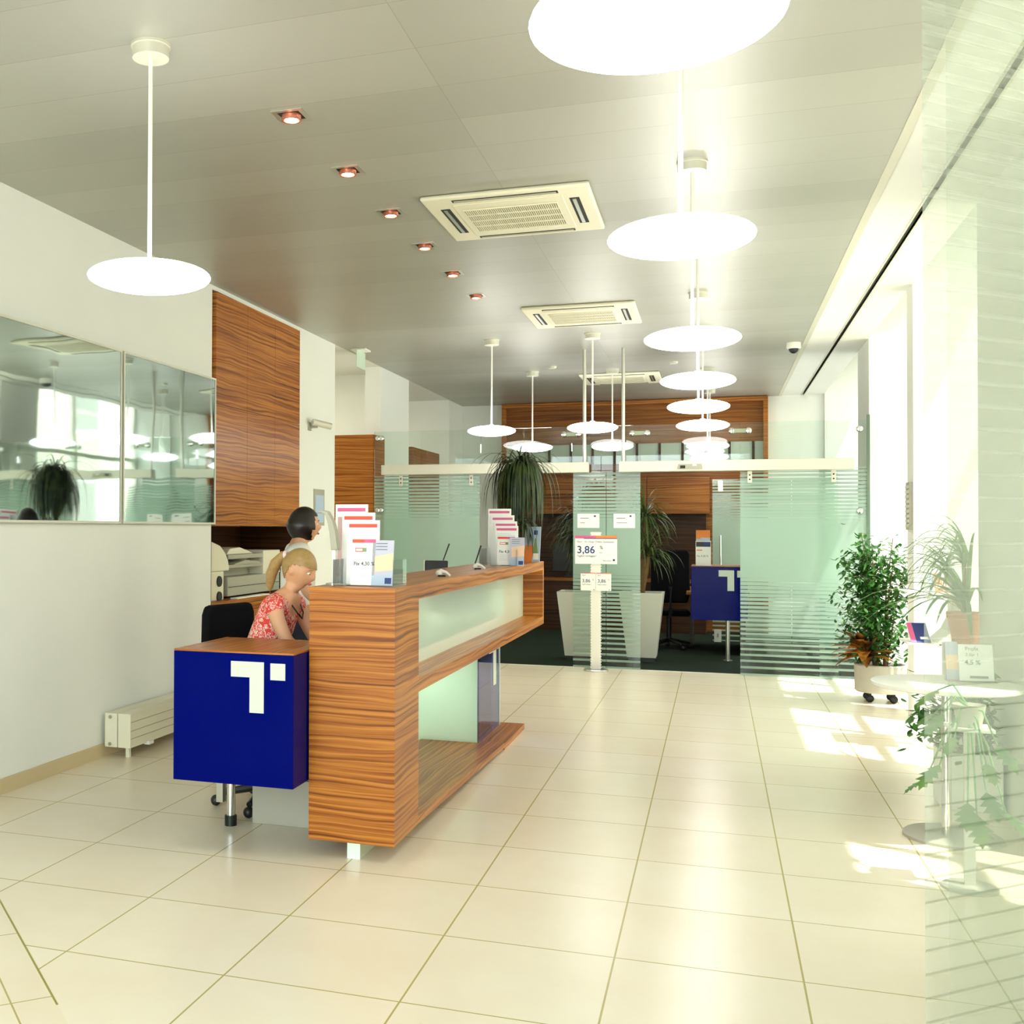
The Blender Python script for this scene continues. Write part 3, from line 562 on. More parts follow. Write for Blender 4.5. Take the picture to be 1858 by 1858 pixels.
S('trim_6', MB().box(4.74, 4.768, 8.775, 8.80, 0, 2.62), plain('dark_green_edge', lin(92, 112, 92), 0.4))
def slider(name, lab, x0, x1, rx0, rx1, hx, rodx, sensor=None):
    d = thing(name, lab, 'sliding door', ((x0+x1)/2, 8.66, 0.0))
    d['kind'] = 'structure'
    pane('door_leaf', x0, x1, 0.006, 2.065, 8.68, 'frost', parent=d)
    B(rx0, rx1, 8.58, 8.70, 2.073, 2.183).build('rail', 'alu', d, bevel=0.004)
    for x in hx:
        h = B(x-0.022, x+0.022, 8.664, 8.672, 1.95, 2.07).build('hanger', 'alu', d, bevel=0.003)
        MB().lathe((x, 8.662, 2.03), [(0.008, 0), (0.008, 0.003)], 10, axis='y').lathe((x, 8.662, 1.985), [(0.008, 0), (0.008, 0.003)], 10, axis='y').build('bolt', 'dark', h)
    for x in rodx: MB().cyl((x, 8.66), 0.018, 2.183, ZC, 16).build('hanging_rod', 'steel', d, smooth=True)
    if sensor:
        s_ = MB().prism([(sensor[0]+0.012, 2.145), (sensor[1]-0.008, 2.145), (sensor[1], 2.095), (sensor[0], 2.095)], 'y', 8.555, 8.58).build('motion_sensor', 'greyp', d)
        B(sensor[0]+0.03, sensor[0]+0.08, 8.552, 8.556, 2.10, 2.13).build('sensor_lens', 'dark', s_); B(sensor[0]+0.15, sensor[0]+0.19, 8.552, 8.556, 2.125, 2.14).build('sensor_light', 'white', s_)
    return d
slider('door_1', 'left frosted sliding glass door behind the counter, hanging from its rail', -0.20, 0.891, -0.205, 2.065, (0.0, 0.80), (2.019,))
slider('door_2', 'right frosted sliding glass door hanging from a rail with a motion sensor', 3.565, 4.47, 2.378, 4.61, (3.655, 4.43), (2.417,), (2.958, 3.205))
for (x0, x1), lab in (((1.937, 2.166), 'small white notice taped on the left half of the middle glass'), ((2.313, 2.532), 'small white notice taped on the right half of the middle glass')):
    t = thing('door_notice', lab, 'notice', ((x0+x1)/2, 8.73, 1.49), 'notices on the glass')
    B(x0, x1, 8.729, 8.7335, 1.488, 1.639).build('sheet', 'paper', t)
    B(x1-0.056, x1-0.036, 8.7275, 8.729, 1.605, 1.622).build('print_mark', 'navy', t)
    MB().box(x0+0.03, x0+0.12, 8.7278, 8.729, 1.588, 1.594).box(x0+0.03, x0+0.14 if x0 > 2.2 else x0+0.08, 8.7278, 8.729, 1.54, 1.545).build('print_lines', 'grey', t)
# ---------------------------------------------------------------- interest-rate sign stand
sx, sy = 2.153, 8.50
ss = thing('sign_stand', 'slim white post on a steel disc in front of the middle glass', 'sign stand', (sx, sy, 0))
MB().lathe((sx, sy, 0), [(0.125, 0.0), (0.125, 0.012), (0.118, 0.02), (0, 0.02)], 40).build('base_disc', 'steel', ss, smooth=True)
pm = MB().box(sx-0.048, sx+0.048, sy-0.012, sy+0.012, 0.02, 1.445)
for i in range(50): pm.box(sx-0.056, sx+0.056, sy-0.009, sy+0.009, 0.03+i*0.0285, 0.044+i*0.0285)
pm.build('post', 'white', ss)
rs = thing('rate_sign', 'white rate sign reading 3,86 with magenta and orange top band on the post', 'sign', (sx, sy-0.02, 1.115))
x0, x1 = 1.943, 2.369; yy = sy-0.022
B(x0, x1, yy, yy+0.008, 1.113, 1.377).build('board', 'paper', rs)
for k, m_ in enumerate(('pink', 'pink', 'orange', 'orange')): B(x0+(x1-x0)*k/4, x0+(x1-x0)*(k+1)/4, yy-0.001, yy+0.007, 1.3775, 1.407).build('top_band', m_, rs)
B(x0+0.09, x1, yy-0.0012, yy-0.0002, 1.374, 1.381).build('blue_stripe', 'navy', rs)
text(rs, 'headline_text', 'Neu! – Ihr Haspi Online Sparkonto', 0.0265, (x0+0.018, yy-0.001, 1.335), 'grey')
text(rs, 'rate_text', '3,86', 0.108, (x0+0.018, yy-0.001, 1.224), 'navy', bold=0.0012)
text(rs, 'percent_text', '%', 0.05, (x0+0.25, yy-0.001, 1.268), 'grey'); text(rs, 'period_text', 'p.a.', 0.022, (x0+0.25, yy-0.001, 1.226), 'grey')
text(rs, 'note_text', 'Täglich verfügbar!', 0.028, (x0+0.018, yy-0.001, 1.186), 'grey')
MB().box(x1-0.042, x1-0.022, yy-0.001, yy, 1.145, 1.165).build('print_mark', 'navy', rs); text(rs, 'small_text', 'Beste Zinsen', 0.016, (x1-0.14, yy-0.001, 1.142), 'grey')
for k, (x0, lab) in enumerate(((2.0, 'left one of two small 3,86 leaflets hung on the sign post'), (2.158, 'right one of two small 3,86 leaflets hung on the sign post'))):
    t = thing('rate_leaflet', lab, 'leaflet', (x0+0.075, sy-0.02, 0.835), 'small rate leaflets')
    B(x0, x0+0.152, yy, yy+0.008, 0.835, 1.012).build('sheet', 'paper', t)
    B(x0, x0+0.08, yy-0.001, yy+0.007, 1.0125, 1.02).build('top_band', 'pink', t); B(x0+0.08, x0+0.152, yy-0.001, yy+0.007, 1.0125, 1.02).build('top_band', 'orange', t)
    text(t, 'headline_text', 'Neu!', 0.016, (x0+0.014, yy-0.001, 0.99), 'grey')
    text(t, 'rate_text', '3,86', 0.05, (x0+0.014, yy-0.001, 0.92), 'navy'); text(t, 'percent_text', '%', 0.02, (x0+0.12, yy-0.001, 0.942), 'grey')
    text(t, 'note_text', 'Täglich verfügbar!', 0.013, (x0+0.014, yy-0.001, 0.895), 'grey'); B(x0+0.13, x0+0.138, yy-0.001, yy, 0.842, 0.85).build('print_mark', 'navy', t)
# ---------------------------------------------------------------- office behind the glass
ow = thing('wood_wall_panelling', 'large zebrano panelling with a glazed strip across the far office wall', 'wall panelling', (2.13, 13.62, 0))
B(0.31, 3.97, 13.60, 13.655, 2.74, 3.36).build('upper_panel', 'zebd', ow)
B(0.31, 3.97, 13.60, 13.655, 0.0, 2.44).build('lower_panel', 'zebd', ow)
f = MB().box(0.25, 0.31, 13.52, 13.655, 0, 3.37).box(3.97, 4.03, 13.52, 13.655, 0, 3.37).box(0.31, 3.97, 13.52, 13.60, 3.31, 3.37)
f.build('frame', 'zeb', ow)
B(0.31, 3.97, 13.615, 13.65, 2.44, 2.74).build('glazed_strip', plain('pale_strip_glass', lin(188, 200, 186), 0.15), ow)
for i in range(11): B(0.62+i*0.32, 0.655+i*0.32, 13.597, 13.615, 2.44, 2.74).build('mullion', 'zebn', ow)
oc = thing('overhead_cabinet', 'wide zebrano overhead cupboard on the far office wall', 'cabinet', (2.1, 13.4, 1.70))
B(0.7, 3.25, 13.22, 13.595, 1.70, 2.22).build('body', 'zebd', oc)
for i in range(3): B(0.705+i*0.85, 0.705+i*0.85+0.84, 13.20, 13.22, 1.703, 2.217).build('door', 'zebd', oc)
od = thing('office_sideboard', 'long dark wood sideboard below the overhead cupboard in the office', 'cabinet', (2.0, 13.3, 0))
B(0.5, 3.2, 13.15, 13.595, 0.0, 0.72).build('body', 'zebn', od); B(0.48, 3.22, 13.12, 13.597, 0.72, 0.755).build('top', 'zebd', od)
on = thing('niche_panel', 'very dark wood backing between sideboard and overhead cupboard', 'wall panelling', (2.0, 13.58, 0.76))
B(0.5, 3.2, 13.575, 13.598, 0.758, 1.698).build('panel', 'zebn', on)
mb_ = thing('office_monitor', 'dark flat monitor standing on the far office sideboard', 'monitor', (1.35, 13.35, 0.756))
B(1.05, 1.65, 13.33, 13.36, 0.85, 1.25).build('screen', 'black', mb_, bevel=0.005); MB().box(1.31, 1.39, 13.36, 13.39, 0.77, 1.0).box(1.22, 1.48, 13.27, 13.43, 0.756, 0.77).build('stand', 'black', mb_)
# tall cabinets along the left side
c1 = thing('tall_cabinet', 'tall zebrano cabinet standing against the left end of the glass partition', 'cabinet', (-0.66, 8.97, 0))
B(-0.98, -0.345, 8.745, 9.165, 0, 2.545).build('body', 'zeb', c1); B(-0.345, -0.335, 8.75, 9.16, 0.005, 2.54).build('door', 'zeb', c1)
c2 = thing('tall_cabinet', 'tall zebrano cabinet farther back, seen over the left glass rail', 'cabinet', (-0.66, 11.2, 0))
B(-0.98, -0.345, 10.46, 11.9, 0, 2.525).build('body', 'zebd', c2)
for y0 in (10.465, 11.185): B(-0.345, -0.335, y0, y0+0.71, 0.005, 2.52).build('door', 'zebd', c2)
# inner glass door
ig = thing('inner_glass_door', 'inner frosted glass office door with a tall steel handle', 'glass door', (3.9, 12.2, 0))
B(3.29, 4.25, 12.194, 12.206, 0.01, 2.14).build('door_leaf', 'frost', ig); B(4.26, 4.76, 12.194, 12.206, 0.01, 2.14).build('side_panel', 'frost', ig)
MB().tube([(3.39, 12.15, 0.95), (3.39, 12.15, 1.40)], 0.014, 12).tube([(3.39, 12.15, 1.0), (3.39, 12.195, 1.0)], 0.008, 8).tube([(3.39, 12.15, 1.35), (3.39, 12.195, 1.35)], 0.008, 8).build('handle', 'chrome', ig, smooth=True)
B(3.36, 3.42, 12.18, 12.194, 1.98, 2.12).build('hinge', 'steel', ig)
# office desk box
ob = thing('office_blue_box', 'glossy blue desk box with white logo and one steel leg inside the office', 'desk box', (3.36, 9.9, 0))
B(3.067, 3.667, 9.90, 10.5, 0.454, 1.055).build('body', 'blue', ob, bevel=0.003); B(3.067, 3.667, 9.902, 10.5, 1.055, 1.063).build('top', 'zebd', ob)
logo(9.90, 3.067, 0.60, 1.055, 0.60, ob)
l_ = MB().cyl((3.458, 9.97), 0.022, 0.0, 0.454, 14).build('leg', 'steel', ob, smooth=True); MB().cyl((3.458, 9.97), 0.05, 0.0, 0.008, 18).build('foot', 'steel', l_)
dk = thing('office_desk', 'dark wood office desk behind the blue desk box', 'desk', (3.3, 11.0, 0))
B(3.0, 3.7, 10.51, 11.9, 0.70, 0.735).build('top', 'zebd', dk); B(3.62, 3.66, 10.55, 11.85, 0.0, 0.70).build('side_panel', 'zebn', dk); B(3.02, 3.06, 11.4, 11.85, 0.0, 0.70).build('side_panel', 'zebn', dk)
for (x0, x1, z0, z1, y, lab, m1, m2) in ((3.115, 3.28, 1.064, 1.345, 9.98, 'white leaflet with a dark photo on top standing on the office box', 'paper', 'navy'), (3.118, 3.27, 1.064, 1.468, 10.03, 'orange and grey brochure standing behind the white leaflet on the office box', 'orange', 'grey')):
    t = thing('office_leaflet', lab, 'leaflet', ((x0+x1)/2, y, z0))
    B(x0, x1, y, y+0.02, z0, z1).build('cover', m1, t)
    if m1 == 'paper':
        B(x0+0.005, x1-0.005, y-0.002, y, z1-0.065, z1-0.01).build('photo', 'black', t); B(x0+0.09, x1-0.01, y-0.0025, y-0.002, z1-0.05, z1-0.012).build('photo_detail', 'navy', t)
        text(t, 'title_text', 'Fix 4,30 %', 0.03, (x0+0.012, y-0.001, z0+0.10), 'grey'); B(x0+0.01, x0+0.07, y-0.002, y, z0+0.17, z0+0.182).build('print_mark', 'orange', t)
    else: B(x0, x1, y-0.002, y, z0, z1-0.10).build('grey_field', 'lilac', t); B(x0+0.05, x1-.001, y-0.003, y-0.002, z1-0.12, z1-0.085).build('logo_field', 'lilac', t)
sk = thing('wall_socket', 'small pale socket plate low in the office beside the glass door', 'socket', (3.35, 12.15, 0.1))
B(3.31, 3.40, 12.13, 12.19, 0.0, 0.16).build('plate', 'white', sk); B(3.345, 3.365, 12.126, 12.13, 0.06, 0.11).build('outlet', 'greyp', sk)
def office_chair(name, lab, loc, rz, zs, zt, bw):
    c = thing(name, lab, 'office chair', loc, rotz=rz, local=True)
    MB().prism([(-0.24, -0.22), (0.24, -0.22), (0.25, 0.16), (0.2, 0.24), (-0.2, 0.24), (-0.25, 0.16)], 'z', zs-0.07, zs).build('seat', 'fabric', c, bevel=0.03)
    h = bw/2
    pts = [(-h*.86, zs+0.10), (h*.86, zs+0.10), (h, zs+0.22), (h*.97, zt-0.05), (h*.86, zt), (-h*.86, zt), (-h*.97, zt-0.05), (-h, zs+0.22)]
    MB().prism(pts, 'y', -0.30, -0.235).build('backrest', 'fabric', c, bevel=0.022)
    MB().tube([(0, -0.12, zs-0.08), (0, -0.30, zs-0.06), (0, -0.325, zs+0.05), (0, -0.305, zs+0.3)], 0.022, 8).build('back_support', 'black', c, smooth=True)
    MB().cyl((0, 0), 0.03, 0.09, zs-0.07, 14).build('gas_column', 'black', c, smooth=True)
    for k in range(5):
        a = 2*PI*k/5+0.3; l = MB().tube([(0, 0, 0.11), (0.26*math.cos(a), 0.26*math.sin(a), 0.065)], [0.026, 0.016], 8).build('leg', 'black', c, smooth=True)
        MB().ell((0.27*math.cos(a), 0.27*math.sin(a), 0.029), 0.028, 0.028, 0.029, 12, 8).build('castor', 'black', l, smooth=True)
    for s in (-1, 1): MB().tube([(s*0.20, -0.05, zs-0.06), (s*0.29, -0.05, zs-0.02), (s*0.29, -0.05, zs+0.19), (s*0.29, 0.1, zs+0.2)], 0.014, 8).build('armrest', 'black', c, smooth=True)
    return c
office_chair('office_chair', 'black high-backed office chair in the dark office beside the blue desk box', (2.78, 11.1, 0), 0.1, 0.48, 1.23, 0.46)
office_chair('desk_chair', 'black office chair whose backrest rises behind the blue box', (1.08, 2.12, 0), -1.83, 0.58, 1.06, 0.41)
# ---------------------------------------------------------------- things on the counter
def tilted(name, lab, cat, loc, tilt, rz, group=None):
    t = thing(name, lab, cat, loc, group, local=True); t.rotation_euler = (-tilt, 0, rz); return t
def brochure(lab, loc, w, h, band, tilt=0.14, rz=0.10, group=None, lines=True, col=False):
    t = tilted('brochure', lab, 'brochure', loc, tilt, rz, group)
    B(-w/2, w/2, 0, 0.014, 0, h).build('cover', 'paper', t)
    B(-w/2+0.010, w/2-0.010, -0.001, 0, h-0.034, h-0.017).build('title_band', band, t)
    if col: B(-w/2+0.012, -w/2+0.034, -0.001, 0, 0.03, h-0.06).build('text_column', plain('pink_grey_print', lin(208, 176, 172), 0.7), t)
    if lines: 
        g = MB()
        for i in range(5): g.box(-w/2+0.014, w/2-0.05+0.03*(i % 2), -0.0008, 0, h-0.06-0.012*i, h-0.0575-0.012*i)
        g.build('print_lines', 'lilac', t)
    return t
def leaflet_rate(lab, loc, w, h, k, rz, group):
    t = tilted('leaflet', lab, 'leaflet', loc, 0.16, rz, group)
    B(-w/2, w/2, 0, 0.008, 0, h).build('cover', 'paper', t)
    B(-w/2, 0, -0.001, 0, h-0.016, h).build('top_band', 'red', t); B(0, w/2, -0.001, 0, h-0.016, h).build('top_band', 'pink', t)
    MB().box(-w*.36, -w*.02, -0.001, 0, h-0.058, h-0.040).build('logo_box', 'red', t); B(-w*.02, w*.12, -0.001, 0, h-0.058, h-0.040).build('logo_box', 'green', t); B(-w*.33, -w*.05, -0.0015, -0.001, h-0.054, h-0.044).build('logo_field', 'paper', t)
    text(t, 'rate_text', 'Fix 4,30 %', w*.215, (-w*.40, -0.001, h*.43), 'grey', bold=0.0004)
    g = MB()
    for i in range(4): g.box(-w*.38, w*.3-0.01*(i % 2), -0.0008, 0, h*.35-0.012*i, h*.352-0.012*i+0.0015)
    g.build('print_lines', 'lilac', t); return t
def leaflet_note(lab, loc, w, h, rz, group):
    t = tilted('leaflet', lab, 'leaflet', loc, 0.16, rz, group)
    B(-w/2, w/2, 0, 0.008, 0, h).build('cover', 'lilac', t)
    MB().prism([(-w*.35, h*.30), (w*.5, h*.34), (w*.5, h*.72), (-w*.38, h*.64)], 'y', -0.001, 0).build('peach_picture', 'peach', t)
    B(-w*.5, w*.5, -0.0008, 0, 0.0, h*.22).build('pale_field', 'skyp', t); B(w*.14, w*.45, -0.0014, -0.0008, 0.008, h*.17).build('blue_square', 'navy', t)
    g = MB()
    for i in range(3): g.box(-w*.35, w*.2, -0.0008, 0, h*.92-0.014*i, h*.935-0.014*i)
    g.build('print_lines', 'grey', t); return t
G1 = 'brochures on the near counter rack'; G2 = 'brochures on the far counter rack'
ZT = 1.2105
rk = thing('brochure_rack', 'clear acrylic brochure rack on the near end of the counter', 'brochure rack', (1.80, 1.58, ZT))
MB().box(1.60, 1.76, 1.735, 1.740, ZT, 1.55).build('back_plate', 'acryl', rk); B(1.66, 1.95, 1.50, 1.735, ZT, ZT+0.004).build('base_plate', 'acryl', rk)
for x in (1.66, 1.945): B(x, x+0.004, 1.50, 1.735, ZT+0.004, 1.33).build('side_plate', 'acryl', rk)
Z0 = ZT+0.0045
brochure('tall white brochure with magenta title band, rearmost on the near counter rack', (1.683, 1.69, Z0), 0.158, 0.375, 'pink', 0.05, 0.06, G1, False, True)
brochure('white brochure with red title band, second from the back on the near rack', (1.735, 1.638, Z0), 0.158, 0.335, 'red', 0.05, 0.06, G1, False)
brochure('white brochure with red title band, third from the back on the near rack', (1.776, 1.585, Z0), 0.155, 0.298, 'red', 0.05, 0.06, G1)
leaflet_rate('white Fix 4,30 % leaflet in front on the near counter rack', (1.804, 1.49, Z0), 0.112, 0.212, 1, 0.0, G1)
leaflet_note('lilac and peach leaflet right of the 4,30 % leaflet on the near rack', (1.897, 1.49, Z0), 0.10, 0.208, 0.0, G1)
rk2 = thing('brochure_rack', 'clear acrylic brochure rack near the far end of the counter', 'brochure rack', (1.88, 4.7, ZT))
MB().box(1.72, 1.90, 4.935, 4.940, ZT, 1.50).build('back_plate', 'acryl', rk2); B(1.72, 1.99, 4.58, 4.935, ZT, ZT+0.004).build('base_plate', 'acryl', rk2)
for x in (1.72, 1.986): B(x, x+0.004, 4.58, 4.935, ZT+0.004, 1.33).build('side_plate', 'acryl', rk2)
brochure('white brochure with pink title band, rearmost on the far counter rack', (1.81, 4.87, Z0), 0.17, 0.41, 'pink', 0.04, 0.03, G2)
brochure('white brochure with pink title band, second from the back on the far rack', (1.845, 4.81, Z0), 0.168, 0.36, 'pink', 0.04, 0.03, G2)
brochure('white brochure with thin pink band, third from the back on the far rack', (1.878, 4.75, Z0), 0.165, 0.315, 'pink', 0.04, 0.03, G2)
brochure('white brochure with pink band, fourth and foremost large one on the far rack', (1.896, 4.69, Z0), 0.165, 0.282, 'pink', 0.04, 0.03, G2)
leaflet_rate('white Fix 4,30 % leaflet in front on the far counter rack', (1.905, 4.61, Z0), 0.125, 0.205, 1, 0.0, G2)
leaflet_note('lilac and peach leaflet with blue square in front on the far rack', (1.985, 4.595, ZT), 0.105, 0.205, 0.0, G2)
fc = tilted('postcard_flyer', 'blue and orange picture flyer standing at the very end of the counter', 'flyer', (1.945, 5.55, ZT), 0.14, -0.15)
B(-0.065, 0.065, 0, 0.006, 0, 0.285).build('cover', 'skyp', fc); MB().prism([(-0.065, 0.0), (0.0, 0.0), (0.015, 0.13), (-0.05, 0.14), (-0.065, 0.09)], 'y', -0.001, 0).build('orange_picture', 'orange', fc)
B(0.012, 0.055, -0.0012, 0, 0.02, 0.07).build('white_field', 'paper', fc); B(0.01, 0.04, -0.0012, 0, 0.22, 0.255).build('print_mark', 'navy', fc); MB().prism([(0.005, 0.07), (0.05, 0.07), (0.03, 0.19), (0.02, 0.19)], 'y', -0.001, 0).build('green_picture', 'green', fc)
for (x, y), lab, pen in (((1.905, 2.656), 'white swoosh-shaped pen holder on the counter, nearer the viewer', False), ((1.87, 3.813), 'white swoosh-shaped pen holder with a dark pen, farther along the counter', True)):
    t = thing('pen_holder', lab, 'pen holder', (x, y, ZT), 'pen holders on the counter')
    MB().tube([(x+0.045, y-0.01, ZT+0.006), (x+0.02, y, ZT+0.022), (x-0.01, y, ZT+0.03), (x-0.03, y, ZT+0.022)], [0.006, 0.009, 0.012, 0.008], 8).ell((x-0.02, y, ZT+0.018), 0.02, 0.016, 0.018, 12, 8).build('swoosh_base', 'white', t, smooth=True)
    MB().cyl((x-0.005, y), 0.022, ZT, ZT+0.008, 16).build('foot', 'black', t)
    if pen:
        p = thing('pen', 'dark pen leaning out of the far pen holder', 'pen', (x-0.02, y, ZT+0.03)); MB().tube([(x-0.022, y, ZT+0.037), (x+0.015, y+0.01, ZT+0.155)], [0.004, 0.0055], 8).build('barrel', 'black', p, smooth=True)
for (xa, xb, y, zt), lab in (((1.40, 1.56, 4.25, 1.25), 'dark display top rising behind the middle of the counter'), ((1.12, 1.25, 4.25, 1.185), 'dark display just right of the near brochures, behind the counter')):
    t = thing('counter_display', lab, 'monitor', ((xa+xb)/2, y, 0.80), 'displays behind the counter'); zb = 0.80 if xa > 1.28 else 0.0
    B(xa, xb, y, y+0.03, zt-0.22, zt).build('screen', 'black', t, bevel=0.006); B(xa-0.008, xa, y-0.005, y+0.035, zt-0.22, zt+0.004).build('frame_edge', 'alu', t)
    MB().box((xa+xb)/2-0.02, (xa+xb)/2+0.02, y+0.03, y+0.05, zb+0.012, zt-0.05).box(xa, xb, y-0.04, y+0.09, zb, zb+0.012).build('stand', 'black', t)
p = thing('pen', 'green-black pen stuck upright beside the dark display behind the counter', 'pen', (1.55, 4.2, 1.25)); MB().tube([(1.535, 4.235, 1.252), (1.575, 4.25, 1.37)], [0.004, 0.0055], 8).build('barrel', 'black', p, smooth=True)
rl = thing('reading_lamp', 'pale curved reading lamp at the left edge of the counter beside the brochures', 'lamp', (1.645, 1.56, ZT))
MB().prism([(1.645+a, b) for a, b in ((.024, 1.374), (.014, 1.45), (-.002, 1.51), (-.028, 1.553), (-.055, 1.559), (-.082, 1.546), (-.055, 1.547), (-.038, 1.538), (-.026, 1.505), (-.016, 1.45), (-.008, 1.374))], 'y', 1.535, 1.585).build('curved_shade', 'greyp', rl, bevel=0.003)
MB().box(1.638, 1.655, 1.55, 1.57, ZT+0.008, 1.38).build('post', 'white', rl); MB().cyl((1.647, 1.56), 0.04, ZT, ZT+0.008, 20).build('foot', 'steel', rl)
bk = thing('brown_basket', 'small brown woven box behind the reading lamp on the counter', 'box', (1.64, 1.80, ZT)); B(1.605, 1.68, 1.76, 1.84, ZT, 1.335).build('body', plain('brown_cardboard', lin(140, 108, 56), 0.8, noise=0.25, nscale=40), bk, bevel=0.004)
# ---------------------------------------------------------------- people
def evald(o):
    bpy.context.view_layer.update(); me = bpy.data.meshes.new_from_object(o.evaluated_get(bpy.context.evaluated_depsgraph_get()))
    r = ([v.co.copy() for v in me.vertices], [tuple(p.vertices) for p in me.polygons]); bpy.data.objects.remove(o); return r
def skin(J, E, sub=2):
    names = list(J); me = bpy.data.meshes.new('s'); me.from_pydata([J[n][0] for n in names], [(names.index(a), names.index(b)) for a, b in E], [])
    o = bpy.data.objects.new('s', me); C.objects.link(o); o.modifiers.new('k', 'SKIN'); ss_ = o.modifiers.new('u', 'SUBSURF'); ss_.levels = sub
    for i, n in enumerate(names):
        r = J[n][1]; me.skin_vertices[0].data[i].radius = r if isinstance(r, tuple) else (r, r); me.skin_vertices[0].data[i].use_root = i == 0
    return evald(o)
def fuse(parts, name, mat, parent, vox=0.007, smooth=3):
    m = MB()
    for v, f in parts: m.add(v, f)
    me = bpy.data.meshes.new('f'); me.from_pydata(m.v, [], m.f); o = bpy.data.objects.new('f', me); C.objects.link(o)
    r = o.modifiers.new('r', 'REMESH'); r.mode = 'VOXEL'; r.voxel_size = vox
    if smooth: s_ = o.modifiers.new('s', 'SMOOTH'); s_.iterations = smooth; s_.factor = 0.5
    v, f = evald(o); return MB().add(v, f).build(name, mat, parent, smooth=True)
def head_pts(n=44, m=30, grow=1.0, face=True):
    vs, fs = [], []
    ex = math.exp
    for j in range(m+1):
        t = PI*j/m
        for i in range(n):
            a = 2*PI*i/n; dx, dy, dz = math.sin(t)*math.cos(a), math.sin(t)*math.sin(a), -math.cos(t)
            x, y, z = dx*0.098, dy*0.074, dz*0.116
            if z < 0: y *= 1+0.32*z/0.116; x *= (1+0.05*z/0.116) if x > 0 else (1+0.35*z/0.116)
            if x < 0: x *= 1.06
            if face and x > 0.02:
                x += 0.024*ex(-(y/0.013)**2-((z+0.012)/0.021)**2)+0.010*ex(-(y/0.010)**2-((z-0.014)/0.022)**2)
                x += 0.004*ex(-((z-0.034)/0.012)**2)-0.008*(ex(-((abs(y)-0.031)/0.013)**2-((z-0.014)/0.011)**2))
                x += 0.008*ex(-(y/0.02)**2-((z+0.050)/0.011)**2)+0.011*ex(-(y/0.022)**2-((z+0.092)/0.016)**2)-0.004*ex(-(y/0.02)**2-((z+0.069)/0.008)**2)
            vs.append(Vector((x*grow, y*grow, z*grow)))
    for j in range(m):
        for i in range(n): fs.append((j*n+i, j*n+(i+1) % n, (j+1)*n+(i+1) % n, (j+1)*n+i))
    return vs, fs
def placed(vf, Mx): return [Mx @ v for v in vf[0]], vf[1]
def hand(wrist, fwd, up, side, curl=0.5, s=1.0):
    """palm plus five separate bent fingers; side points to the thumb"""
    fwd, up, side = fwd.normalized(), up.normalized(), side.normalized(); out = []
    pl = MB().ell((0, 0, 0), 0.048*s, 0.040*s, 0.015*s, 16, 10); Mx = Matrix((fwd, side, up)).transposed().to_4x4(); Mx.translation = wrist+fwd*0.05*s
    out.append(([Mx @ Vector(v) for v in pl.v], pl.f))
    for k, (o, L) in enumerate(((0.028, 0.070), (0.010, 0.078), (-0.009, 0.073), (-0.027, 0.058))):
        b = wrist+fwd*0.085*s+side*o*s; d = fwd; pts = [b-fwd*0.03*s, b]
        for q in range(3): d = (d-up*curl*0.45).normalized(); pts.append(pts[-1]+d*L*s*(0.42, 0.33, 0.25)[q])
        t = MB().tube(pts, [0.0085*s, 0.0085*s, 0.008*s, 0.0075*s, 0.006*s], 8); out.append((t.v, t.f))
    b = wrist+fwd*0.025*s+side*0.028*s; pts = [b-side*0.02*s, b, b+(side*0.8+fwd*0.6).normalized()*0.033*s, b+(side*0.7+fwd*0.9).normalized()*0.062*s-up*0.01*s]
    t = MB().tube(pts, [0.011*s, 0.011*s, 0.0095*s, 0.007*s], 8); out.append((t.v, t.f)); return [([Vector(v) for v in v_], f) for v_, f in out]
def head_matrix(c, yaw, pitch):
    m = Matrix.Rotation(yaw, 4, 'Z') @ Matrix.Rotation(pitch, 4, 'Y'); m.translation = Vector(c); return m
def face_parts(HM, par, brow):
    for s_ in (-1, 1):
        e = MB().ell((0.078, s_*0.031, 0.012), 0.011, 0.0125, 0.0085, 14, 10); e.v = [HM @ Vector(v) for v in e.v]; eo = e.build('eye', 'white', par, smooth=True)
        q = MB().ell((0.0885, s_*0.031, 0.011), 0.002, 0.005, 0.005, 10, 6); q.v = [HM @ Vector(v) for v in q.v]; q.build('iris', 'black', eo, smooth=True)
        b = MB().tube([(0.089, s_*0.016, 0.033), (0.091, s_*0.032, 0.038), (0.080, s_*0.048, 0.034)], [0.002, 0.003, 0.0015], 6); b.v = [HM @ Vector(v) for v in b.v]; b.build('eyebrow', brow, par)
    l = MB().ell((0.099, 0, -0.049), 0.007, 0.021, 0.007, 14, 8); l.v = [HM @ Vector(v) for v in l.v]; l.build('lips', 'lips', par, smooth=True)
def ears(HM):
    o = []
    for s_ in (-1, 1):
        e = MB().ell((-0.008, s_*0.073, -0.005), 0.017, 0.008, 0.030, 12, 8); o.append(([HM @ Vector(v) for v in e.v], e.f))
    return o
def hair_shell(HM, keep, grow, name, mat, par, extra=(), warp=None):
    v, f = head_pts(64, 44, grow, False); f = [q for q in f if all(keep(v[i]) for i in q)]
    if warp: v = [warp(p) for p in v]
    used = sorted({i for q in f for i in q}); mp_ = {i: k for k, i in enumerate(used)}; me = bpy.data.meshes.new('h'); me.from_pydata([HM @ v[i] for i in used], [], [tuple(mp_[i] for i in q) for q in f])
    o = bpy.data.objects.new('h', me); C.objects.link(o); sd = o.modifiers.new('s', 'SOLIDIFY'); sd.thickness = 0.02; sd.offset = -1
    base = evald(o); m = MB().add(*base)
    for e in extra: m.add(*e)
    return m.build(name, mat, par, smooth=True)
V = Vector
